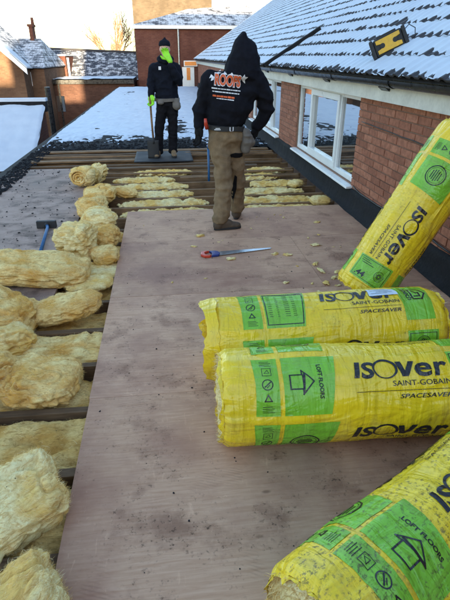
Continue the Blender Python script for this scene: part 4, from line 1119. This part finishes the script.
# ================================================================== PEOPLE
_sph = None
def ell(c, r):
    out = []
    for i in range(1, 8):
        a = math.pi*i/8
        for j in range(12):
            b = 2*math.pi*j/12; out.append(Vector((c[0]+r[0]*math.sin(a)*math.cos(b), c[1]+r[1]*math.sin(a)*math.sin(b), c[2]+r[2]*math.cos(a))))
    out += [Vector((c[0], c[1], c[2]+r[2])), Vector((c[0], c[1], c[2]-r[2]))]
    return out
def E3(x, y, z, r, ry=None, rz=None): return ((x, y, z), (r, ry or r, rz or ry or r))
def flesh(name, hulls, voxel, mat_, parent, smooth_it=6, fold=None):
    """one continuous surface grown over overlapping tapered hulls"""
    b = bmesh.new()
    for h in hulls:
        vs = []
        for c, r in h: vs += [b.verts.new(p) for p in ell(c, r)]
        g = bmesh.ops.convex_hull(b, input=vs, use_existing_faces=False)
        dead = list({x for x in g['geom_interior']+g['geom_unused'] if isinstance(x, bmesh.types.BMVert)})
        if dead: bmesh.ops.delete(b, geom=dead, context='VERTS')
    me = bpy.data.meshes.new(name); b.to_mesh(me); b.free()
    o = bpy.data.objects.new(name, me); col.objects.link(o)
    md = o.modifiers.new('r', 'REMESH'); md.mode = 'VOXEL'; md.voxel_size = voxel
    md = o.modifiers.new('s', 'SMOOTH'); md.factor = .5; md.iterations = smooth_it
    dg = bpy.context.evaluated_depsgraph_get(); ne = bpy.data.meshes.new_from_object(o.evaluated_get(dg)); ne.name = name
    o.modifiers.clear(); o.data = ne; bpy.data.meshes.remove(me)
    ne.materials.clear(); ne.materials.append(mat_)
    if fold:
        ns = [v.normal.copy() for v in ne.vertices]
        for v, n_ in zip(ne.vertices, ns): v.co += n_*fold(v.co)
    ne.polygons.foreach_set('use_smooth', [True]*len(ne.polygons)); ne.update()
    o.parent = parent
    return o
def chain(pts): return [[pts[i], pts[i+1]] for i in range(len(pts)-1)]
def cloth(amp, k=(6, 6, 11), seed=0):
    def f(p):
        a = nz(p.x*k[0]+seed, p.y*k[1], p.z*k[2]+.8*nz(p.x*3, p.y*3, p.z*3)); return amp*(.5-abs(a)*2.2)+amp*.35*nz(p.x*22, p.y*22, p.z*26+seed)
    return f
def hand(name, wrist, palm, fdir, side, spread, mat_, parent, s=1.0, curl=.6, down=Vector((0, 0, -1))):
    """palm plus four unequal bent fingers and a thumb from the side of the palm"""
    wr, pl = Vector(wrist), Vector(palm); fd = Vector(fdir).normalized(); sd = Vector(side).normalized(); dn = fd.cross(sd).normalized()*curl
    H = [[E3(*wr, .032*s), E3(*(pl+sd*.026*s), .022*s), E3(*(pl-sd*.026*s), .022*s)]]
    for i, (off, ln) in enumerate(((.034, .070), (.012, .080), (-.011, .075), (-.033, .058))):
        a = pl+sd*off*s+fd*.012*s; d1 = (fd+sd*off*spread*6).normalized()
        b = a+d1*ln*.5*s; c_ = b+(d1*.7+dn).normalized()*ln*.38*s; d_ = c_+(d1*.25+dn*1.3).normalized()*ln*.3*s
        H += chain([E3(*a, .0125*s), E3(*b, .0115*s), E3(*c_, .0105*s), E3(*d_, .009*s)])
    t0 = pl+sd*.030*s-fd*.035*s; t1 = t0+(sd*.9+fd*.35+dn*.3).normalized()*.036*s; t2 = t1+(fd*.9+sd*.35+dn*.5).normalized()*.036*s
    H += chain([E3(*t0, .016*s), E3(*t1, .0135*s), E3(*t2, .011*s)])
    return flesh(name, H, .005, mat_, parent, 3)
def boot(name, heel, toe, mat_, parent, h=.13, r=.055):
    hl, te = Vector(heel), Vector(toe); d = (te-hl); d.z = 0; L = d.length; d.normalize(); z = hl.z
    an = hl+d*.05
    H = [[E3(an.x, an.y, z+h, r), E3(an.x, an.y, z+.06, r*1.02)],
         [E3(hl.x+d.x*.035, hl.y+d.y*.035, z+.045, .043), E3(*(hl+d*(L-.055)+Vector((0, 0, .035))), .046, None, .030)],
         [E3(an.x, an.y, z+.09, r*.95), E3(*(hl+d*L*.55+Vector((0, 0, .055))), .045)],
         [E3(*(hl+d*(L-.10)+Vector((0, 0, .04))), .048, None, .036), E3(*(hl+d*(L-.045)+Vector((0, 0, .034))), .042, None, .030)]]
    o = flesh(name, H, .007, mat_, parent, 3)
    m = MB(); sdv = Vector((-d.y, d.x, 0)); n = 22; poly = []
    for i in range(n):
        a = 2*math.pi*i/n; t = (math.cos(a)*.5+.5); wd = .045*(.85+.2*sstep(.3, .8, t))*abs(math.sin(a))**.6*(1 if math.sin(a) > 0 else -1)
        poly.append(hl+d*(L*t)+sdv*wd)
    k = len(poly); m.add([(p.x, p.y, z+.001) for p in poly]+[(p.x, p.y, z+.026) for p in poly], [tuple(range(k-1, -1, -1)), tuple(range(k, 2*k))]+[(i, (i+1) % k, k+(i+1) % k, k+i) for i in range(k)])
    so_ = m.build('sole', M['rubber'], o, bevel=.003)
    return o
def pants_print(name, hoodie, parts, fn2, mat_, off=.004, dirv=Vector((0, 1, 0))):
    """flat print laid on a garment by casting it straight onto the cloth"""
    me = hoodie.data; bvh = BVHTree.FromPolygons([v.co.copy() for v in me.vertices], [tuple(p.vertices) for p in me.polygons])
    def f(a, b):
        p = Vector(fn2(a, b)); hit = bvh.ray_cast(p-dirv*1.0, dirv)
        return (hit[0]-dirv*off) if hit[0] else p
    return wrap_flat(parts, f, .012, name, mat_, hoodie)

# ---- man walking away, hood up
PX, PY = .60, 4.86
man = empty('person', (PX, PY, 0), 'person in black hooded top and khaki work trousers walking away across the plywood', 'person')
def q3(x, y, z): return (x-PX, y-PY, z)
def A(x, y, z, *r): return E3(x-PX, y-PY, z, *r)
Y0 = 4.86
# body under the clothes: one continuous figure
flesh('body', chain([A(.765, 4.90, 1.66, .085, .10, .11), A(.745, 4.87, 1.52, .055), A(.66, Y0, 1.36, .17, .10, .10), A(.59, Y0, 1.10, .15, .10, .08), A(.585, Y0, .94, .155, .11, .08)]) +
      chain([A(.45, Y0, 1.41, .05), A(.36, 4.89, 1.18, .034), A(.340, 4.87, 1.02, .026)]) + chain([A(.66, Y0, 1.38, .1), A(.45, Y0, 1.41, .06)]) +
      chain([A(.66, Y0, 1.38, .1), A(.885, Y0, 1.385, .05), A(.985, 4.90, 1.16, .034), A(.912, 4.97, .985, .026)]) +
      chain([A(.515, Y0, .92, .085), A(.575, 4.82, .49, .06), A(.548, 4.80, .10, .042)]) + chain([A(.66, Y0+.02, .92, .085), A(.735, 5.0, .49, .06), A(.755, 5.15, .12, .042)]), .014, M['skin'], man, 3)
# hooded top
hood = flesh('hooded_top',
    [[A(.49, Y0, 1.415, .105, .105, .09), A(.85, Y0, 1.405, .105, .105, .09), A(.645, Y0-.02, 1.20, .215, .14, .12)],
     [A(.645, Y0-.02, 1.22, .220, .145, .12), A(.60, Y0-.005, 1.06, .198, .142, .07)],
     [A(.60, Y0-.005, 1.08, .186, .135, .06), A(.588, Y0, 1.025, .180, .132, .03)]] +
    chain([A(.45, Y0, 1.425, .085), A(.398, 4.88, 1.30, .080), A(.352, 4.89, 1.185, .073), A(.338, 4.88, 1.08, .062), A(.338, 4.87, 1.035, .053)]) +
    chain([A(.885, Y0, 1.415, .088), A(.965, 4.88, 1.27, .085), A(1.0, 4.91, 1.155, .079), A(.955, 4.95, 1.04, .064), A(.915, 4.97, .995, .053)]) +
    [[A(.735, Y0-.02, 1.46, .185, .125, .07), A(.762, 4.87, 1.58, .148, .14, .07)],
     [A(.764, 4.87, 1.60, .146, .14, .06), A(.768, 4.885, 1.68, .118, .122, .06), A(.755, 4.855, 1.782, .048, .07, .042)],
     [A(.60, Y0, 1.43, .10, .09, .06), A(.765, 4.87, 1.53, .125, .12, .05), A(.86, Y0, 1.41, .09, .09, .06)]],
    .009, M['hoodie_black'], man, 4, cloth(.017, (4.5, 4.5, 7), 3))
m = MB(); fk = 40
def band(cx, cy, rx, ry, z0, z1, tilt=0.0):
    mm = MB(); mm.grid(lambda u, v: (cx+rx*math.cos(2*math.pi*u), cy+ry*math.sin(2*math.pi*u), (z0, z0, z1, z1)[min(3, int(round(v*3)))]+tilt*math.cos(2*math.pi*u)+.004*math.sin(8*math.pi*u)) if 0 < v < 1 else (cx+(rx-.02)*math.cos(2*math.pi*u), cy+(ry-.02)*math.sin(2*math.pi*u), (z0 if v == 0 else z1)+tilt*math.cos(2*math.pi*u)), fk, 3, wrap=True); return mm
belt = band(.588-PX, 0, .192, .146, .985, 1.028, -.012).build('belt', M['rubber'], man, smooth=False)
# white mark on the belt
pants_print('belt_mark', belt, [text_fit('U', .040, .045, bold=.03)], lambda a, b: (.012+a, 0, .980+b), M['print_white'], .002)
pants_print('belt_mark', belt, [stroke2([(0, .01), (.05, .012)], .008), stroke2([(.01, .022), (.045, .024)], .006)], lambda a, b: (-.125+a, 0, .990+b), M['print_white'], .002)
# trousers
trs = flesh('trousers',
    [[A(.588, Y0, 1.00, .172, .128, .05), A(.588, Y0, .90, .18, .14, .07)],
     [A(.588, Y0, .93, .18, .14, .06), A(.53, Y0-.01, .82, .105, .115, .06)], [A(.60, Y0, .93, .17, .135, .06), A(.665, Y0+.03, .82, .10, .11, .06)]] +
    chain([A(.528, Y0-.01, .84, .108, .116, .09), A(.555, 4.83, .64, .092, .098, .08), A(.572, 4.81, .47, .086, .092, .07), A(.550, 4.80, .28, .084, .09, .06), A(.530, 4.785, .095, .088, .092, .035)]) +
    chain([A(.665, Y0+.03, .84, .10, .11, .09), A(.71, 4.95, .64, .09, .095, .08), A(.735, 5.02, .47, .083, .088, .07), A(.745, 5.10, .28, .077, .082, .06), A(.755, 5.15, .11, .078, .082, .04)]),
    .010, M['trouser_khaki'], man, 4, cloth(.018, (4.5, 4.5, 9), 8))
def patch(pts, fn2, lab='patch'): return pants_print(lab, trs, [(pts, [tuple(range(len(pts)))])], fn2, M['trouser_black'], .005)
patch([(0, .03), (.05, .045), (.13, .035), (.135, -.005), (.10, -.012), (.05, -.008), (.01, .0)], lambda a, b: (.03+a, 0, .73+b), 'pocket_flap')
patch([(.0, 0), (.03, .02), (.045, .14), (.04, .28), (.015, .30), (.0, .15)], lambda a, b: (.075+a, 0, .24+b), 'side_panel')
hand('glove', (.338-PX, .01, 1.03), (.330-PX, .0, .955), (-.05, -.05, -1), (.35, -.9, 0), .4, M['glove_black'], man, 1.25, .35)
hand('glove', (.912-PX, .11, .985), (.893-PX, .115, .91), (-.25, .1, -1), (-.5, -.85, 0), .3, M['glove_black'], man, 1.3, .55)
boot('boot', (.458-PX, -.090, .003), (.752-PX, -.04, .003), M['boot_brown'], man, .11)
boot('boot', (.735-PX, .235, .003), (.805-PX, .525, .003), M['boot_brown'], man)
# tool pouch on the right hip and a red handled tool at the left hip
pch = flesh('tool_pouch', [[A(.775, 4.84, .985, .05, .055, .02), A(.80, 4.84, .88, .066, .065, .07), A(.79, 4.84, .80, .05, .05, .05)], [A(.80, 4.83, .93, .06, .065, .02), A(.84, 4.86, .86, .05, .05, .05)]], .008, M['leather_grey'], man, 3, cloth(.008, (9, 9, 9), 2))
m = MB(); m.tube([q3(.405, 4.77, 1.01), q3(.392, 4.745, 1.05), q3(.388, 4.74, 1.10)], [.02, .018, .014], 8); m.build('tool_handle', M['red_plastic'], man, smooth=True)
# print on the back
def back(u0, z0, rot): 
    c, s = math.cos(rot), math.sin(rot)
    return lambda a, b: (u0+a*c-b*s, 0, z0+a*s+b*c)
bk = back(.478-PX, 1.395, R(-6))
pants_print('lettering', hood, [mv(text_fit('ROOFS', .235, .085, bold=.045), 0, 0)], bk, M['print_orange'], .008)
outl = [mv(text_fit('ROOFS', .243, .093, bold=.075), -.004, -.004)]
pants_print('lettering', hood, outl, bk, M['print_white'], .005)
wing = [([(-.005, .055), (-.035, .075), (-.05, .04), (-.03, .05), (-.035, .02), (-.012, .03)], [(0, 1, 2, 3, 4, 5)]), ([(0.0, .09), (.03, .10), (.06, .125), (.055, .095), (.03, .085)], [(0, 1, 2, 3, 4)]),
        ([(.235, .07), (.26, .105), (.268, .085), (.295, .085), (.272, .06), (.28, .03), (.255, .045)], [tuple(range(7))]),
        ([(.07, .085), (.09, .11), (.11, .085)], [(0, 1, 2)]), ([(.125, .085), (.147, .108), (.168, .085)], [(0, 1, 2)])]
for wg in wing: pants_print('emblem', hood, [wg], bk, M['print_white'], .006)
rb = random.Random(2)
def bars(x0, x1, y, h):
    out = []; x = x0
    while x < x1:
        l = rb.uniform(.006, .022); out.append(stroke2([(x, y), (min(x+l, x1), y)], h*rb.uniform(.7, 1.1))); x += l+h+rb.uniform(.001, .004)
    return out
pants_print('small_print', hood, bars(-.018, .235, -.036, .010)+bars(-.01, .225, -.062, .010), bk, M['print_white'], .006)
pants_print('small_print', hood, bars(.0, .19, -.098, .016), bk, M['print_orange'], .006)
pants_print('small_print', hood, bars(.03, .19, -.118, .008), bk, M['print_white'], .006)

# ---- man standing on the felt sheet, facing the camera
PX, PY = .07, 8.86; Y0 = 8.86; ZB = .03
man2 = empty('person', (PX, PY, ZB), 'person in black hooded coat with bright green gloves standing on the far roof edge', 'person')
def A(x, y, z, *r): return E3(x-PX, y-PY, z-ZB, *r)
head = flesh('body', [[A(.083, Y0, 1.73, .080, .098, .10), A(.083, Y0-.015, 1.645, .055, .07, .05)],
      [A(.083, Y0+.01, 1.63, .055), A(.075, Y0, 1.50, .06)], [A(.075, Y0-.10, 1.70, .010, .018, .022), A(.077, Y0-.085, 1.73, .008)],
      [A(.005, Y0+.01, 1.71, .012, .02, .03), A(.005, Y0+.01, 1.69, .01)], [A(.16, Y0+.01, 1.71, .012, .02, .03), A(.16, Y0+.01, 1.69, .01)]] +
      chain([A(.075, Y0, 1.52, .06), A(.07, Y0, 1.38, .17, .10, .10), A(.07, Y0, 1.1, .14, .1, .08), A(.075, Y0, .94, .13, .09, .07)]) +
      chain([A(.07, Y0, 1.40, .1), A(-.10, Y0, 1.44, .05), A(-.172, Y0, 1.21, .036), A(-.182, Y0-.06, 1.04, .026)]) +
      chain([A(.07, Y0, 1.40, .1), A(.24, Y0, 1.44, .05), A(.288, Y0-.10, 1.245, .036), A(.19, Y0-.20, 1.44, .03), A(.15, Y0-.205, 1.53, .026)]) +
      chain([A(-.0, Y0, .90, .07), A(-.08, Y0-.01, .50, .055), A(-.11, Y0, .12, .042)]) + chain([A(.15, Y0, .90, .07), A(.15, Y0, .50, .06), A(.14, Y0+.03, .12, .042)]), .011, M['skin'], man2, 2)
for sx in (-.033, .033):
    flesh('eye', [[A(.081+sx, Y0-.088, 1.735, .013, .008, .008), A(.083+sx, Y0-.086, 1.735, .011, .007, .006)]], .004, M['eye_dark'], man2, 1)
flesh('coat', [[A(-.085, Y0, 1.435, .095, .10, .085), A(.235, Y0, 1.435, .095, .10, .085), A(.075, Y0-.01, 1.22, .19, .14, .12)],
     [A(.075, Y0-.01, 1.22, .19, .14, .12), A(.075, Y0, 1.00, .195, .148, .06)], [A(.075, Y0, 1.02, .198, .150, .05), A(.078, Y0, .945, .197, .148, .03)],
     [A(-.03, Y0, 1.47, .08), A(.18, Y0, 1.47, .08), A(.08, Y0+.03, 1.53, .085)]] +
     chain([A(-.11, Y0, 1.445, .082), A(-.155, Y0, 1.31, .076), A(-.175, Y0-.02, 1.20, .070), A(-.175, Y0-.06, 1.08, .058), A(-.185, Y0-.07, 1.03, .050)]) +
     chain([A(.255, Y0, 1.445, .082), A(.285, Y0-.06, 1.32, .076), A(.292, Y0-.12, 1.235, .072), A(.225, Y0-.19, 1.36, .062), A(.165, Y0-.21, 1.49, .052)]), .009, M['hoodie_navy'], man2, 3, cloth(.014, (5, 5, 9), 13))
flesh('hood', [[A(-.01, Y0+.04, 1.575, .05, .09, .045), A(.083, Y0+.10, 1.60, .10, .06, .07), A(.176, Y0+.04, 1.575, .05, .09, .045)], [A(.0, Y0-.01, 1.55, .045, .08, .04), A(.083, Y0-.065, 1.525, .06, .045, .03)], [A(.167, Y0-.01, 1.55, .045, .08, .04), A(.083, Y0-.065, 1.525, .06, .045, .03)]], .009, M['hoodie_navy'], man2, 3)
flesh('hair', [[A(.083, Y0+.05, 1.72, .082, .07, .07), A(.083, Y0+.06, 1.66, .07, .05, .05)]], .01, M['hair'], man2, 2)
hat = flesh('beanie', [[A(.083, Y0+.01, 1.775, .097, .112, .030), A(.083, Y0+.01, 1.815, .088, .10, .042)], [A(.083, Y0+.01, 1.82, .07, .08, .035), A(.088, Y0+.01, 1.86, .028, .03, .02)], [A(.09, Y0+.01, 1.868, .020), A(.09, Y0+.01, 1.875, .018)]], .008, M['hoodie_navy'], man2, 3, cloth(.004, (14, 14, 14), 4))
flesh('trousers', [[A(.075, Y0, .97, .175, .125, .05), A(.075, Y0, .88, .18, .13, .06)], [A(.05, Y0, .90, .15, .125, .05), A(-.01, Y0, .80, .10, .11, .06)], [A(.10, Y0, .90, .15, .125, .05), A(.16, Y0, .80, .10, .11, .06)]] +
     chain([A(-.012, Y0, .82, .100, .108, .08), A(-.055, Y0-.01, .62, .088), A(-.085, Y0-.01, .47, .083), A(-.10, Y0, .28, .077), A(-.108, Y0, .10, .08, None, .04)]) +
     chain([A(.16, Y0, .82, .100, .108, .08), A(.158, Y0, .62, .088), A(.152, Y0, .47, .083), A(.145, Y0+.01, .28, .077), A(.14, Y0+.02, .10, .08, None, .04)]), .010, M['trouser_black'], man2, 4, cloth(.011, (6, 6, 12), 21))
def q3(x, y, z): return (x-PX, y-PY, z-ZB)
hand('glove', q3(-.186, Y0-.075, 1.045), q3(-.188, Y0-.09, .975), (.06, -.15, -1), (.7, -.7, 0), .25, M['glove_green'], man2, 1.35, .9)
hand('glove', q3(.160, Y0-.205, 1.545), q3(.105, Y0-.175, 1.632), (-.30, .08, .95), (-.9, .1, -.3), .45, M['glove_green'], man2, 1.2, .35)
band(.078-PX, 0, .215, .162, .935-ZB, .985-ZB).build('belt', M['leather_grey'], man2)
flesh('tool_pouch', [[A(.225, Y0-.10, .97, .06, .035, .02), A(.235, Y0-.12, .86, .07, .045, .06)]], .008, M['leather_grey'], man2, 3, cloth(.006, (9, 9, 9), 5))
flesh('tool_pouch', [[A(-.03, Y0-.14, .965, .055, .025, .02), A(-.03, Y0-.15, .92, .055, .03, .03)]], .008, M['leather_grey'], man2, 3)
m = MB(); m.box(-.105, -.065, -.178, -.165, 1.39, 1.44); m.build('badge', M['print_white'], man2)
boot('boot', q3(-.10, Y0+.06, ZB+.003), q3(-.165, Y0-.22, ZB+.003), M['boot_tan'], man2)
boot('boot', q3(.135, Y0+.08, ZB+.003), q3(.165, Y0-.20, ZB+.003), M['boot_tan'], man2)
# spade he leans on
e = empty('spade', (-.20, 8.70, .03), 'spade with wooden shaft held upright in the green left-hand glove of the standing worker', 'spade')
m = MB(); m.tube([(.01, 0, .26), (.0, .02, .6), (-.005, .055, .98)], .017, 8); m.build('shaft', M['joist_old'], e, smooth=True)
m = MB()
def blade(u, v): return (-.10+.2*u, -.02-.05*math.sin(u*math.pi)*.4+.02*v, .0+.30*v+.0*u)
m.grid(blade, 8, 8); o = m.build('blade', M['rubber'], e, smooth=True); md = o.modifiers.new('s', 'SOLIDIFY'); md.thickness = .006
m = MB(); m.tube([(.01, -.005, .24), (.01, 0, .34)], [.026, .019], 8); m.build('socket', M['rubber'], e, smooth=True)
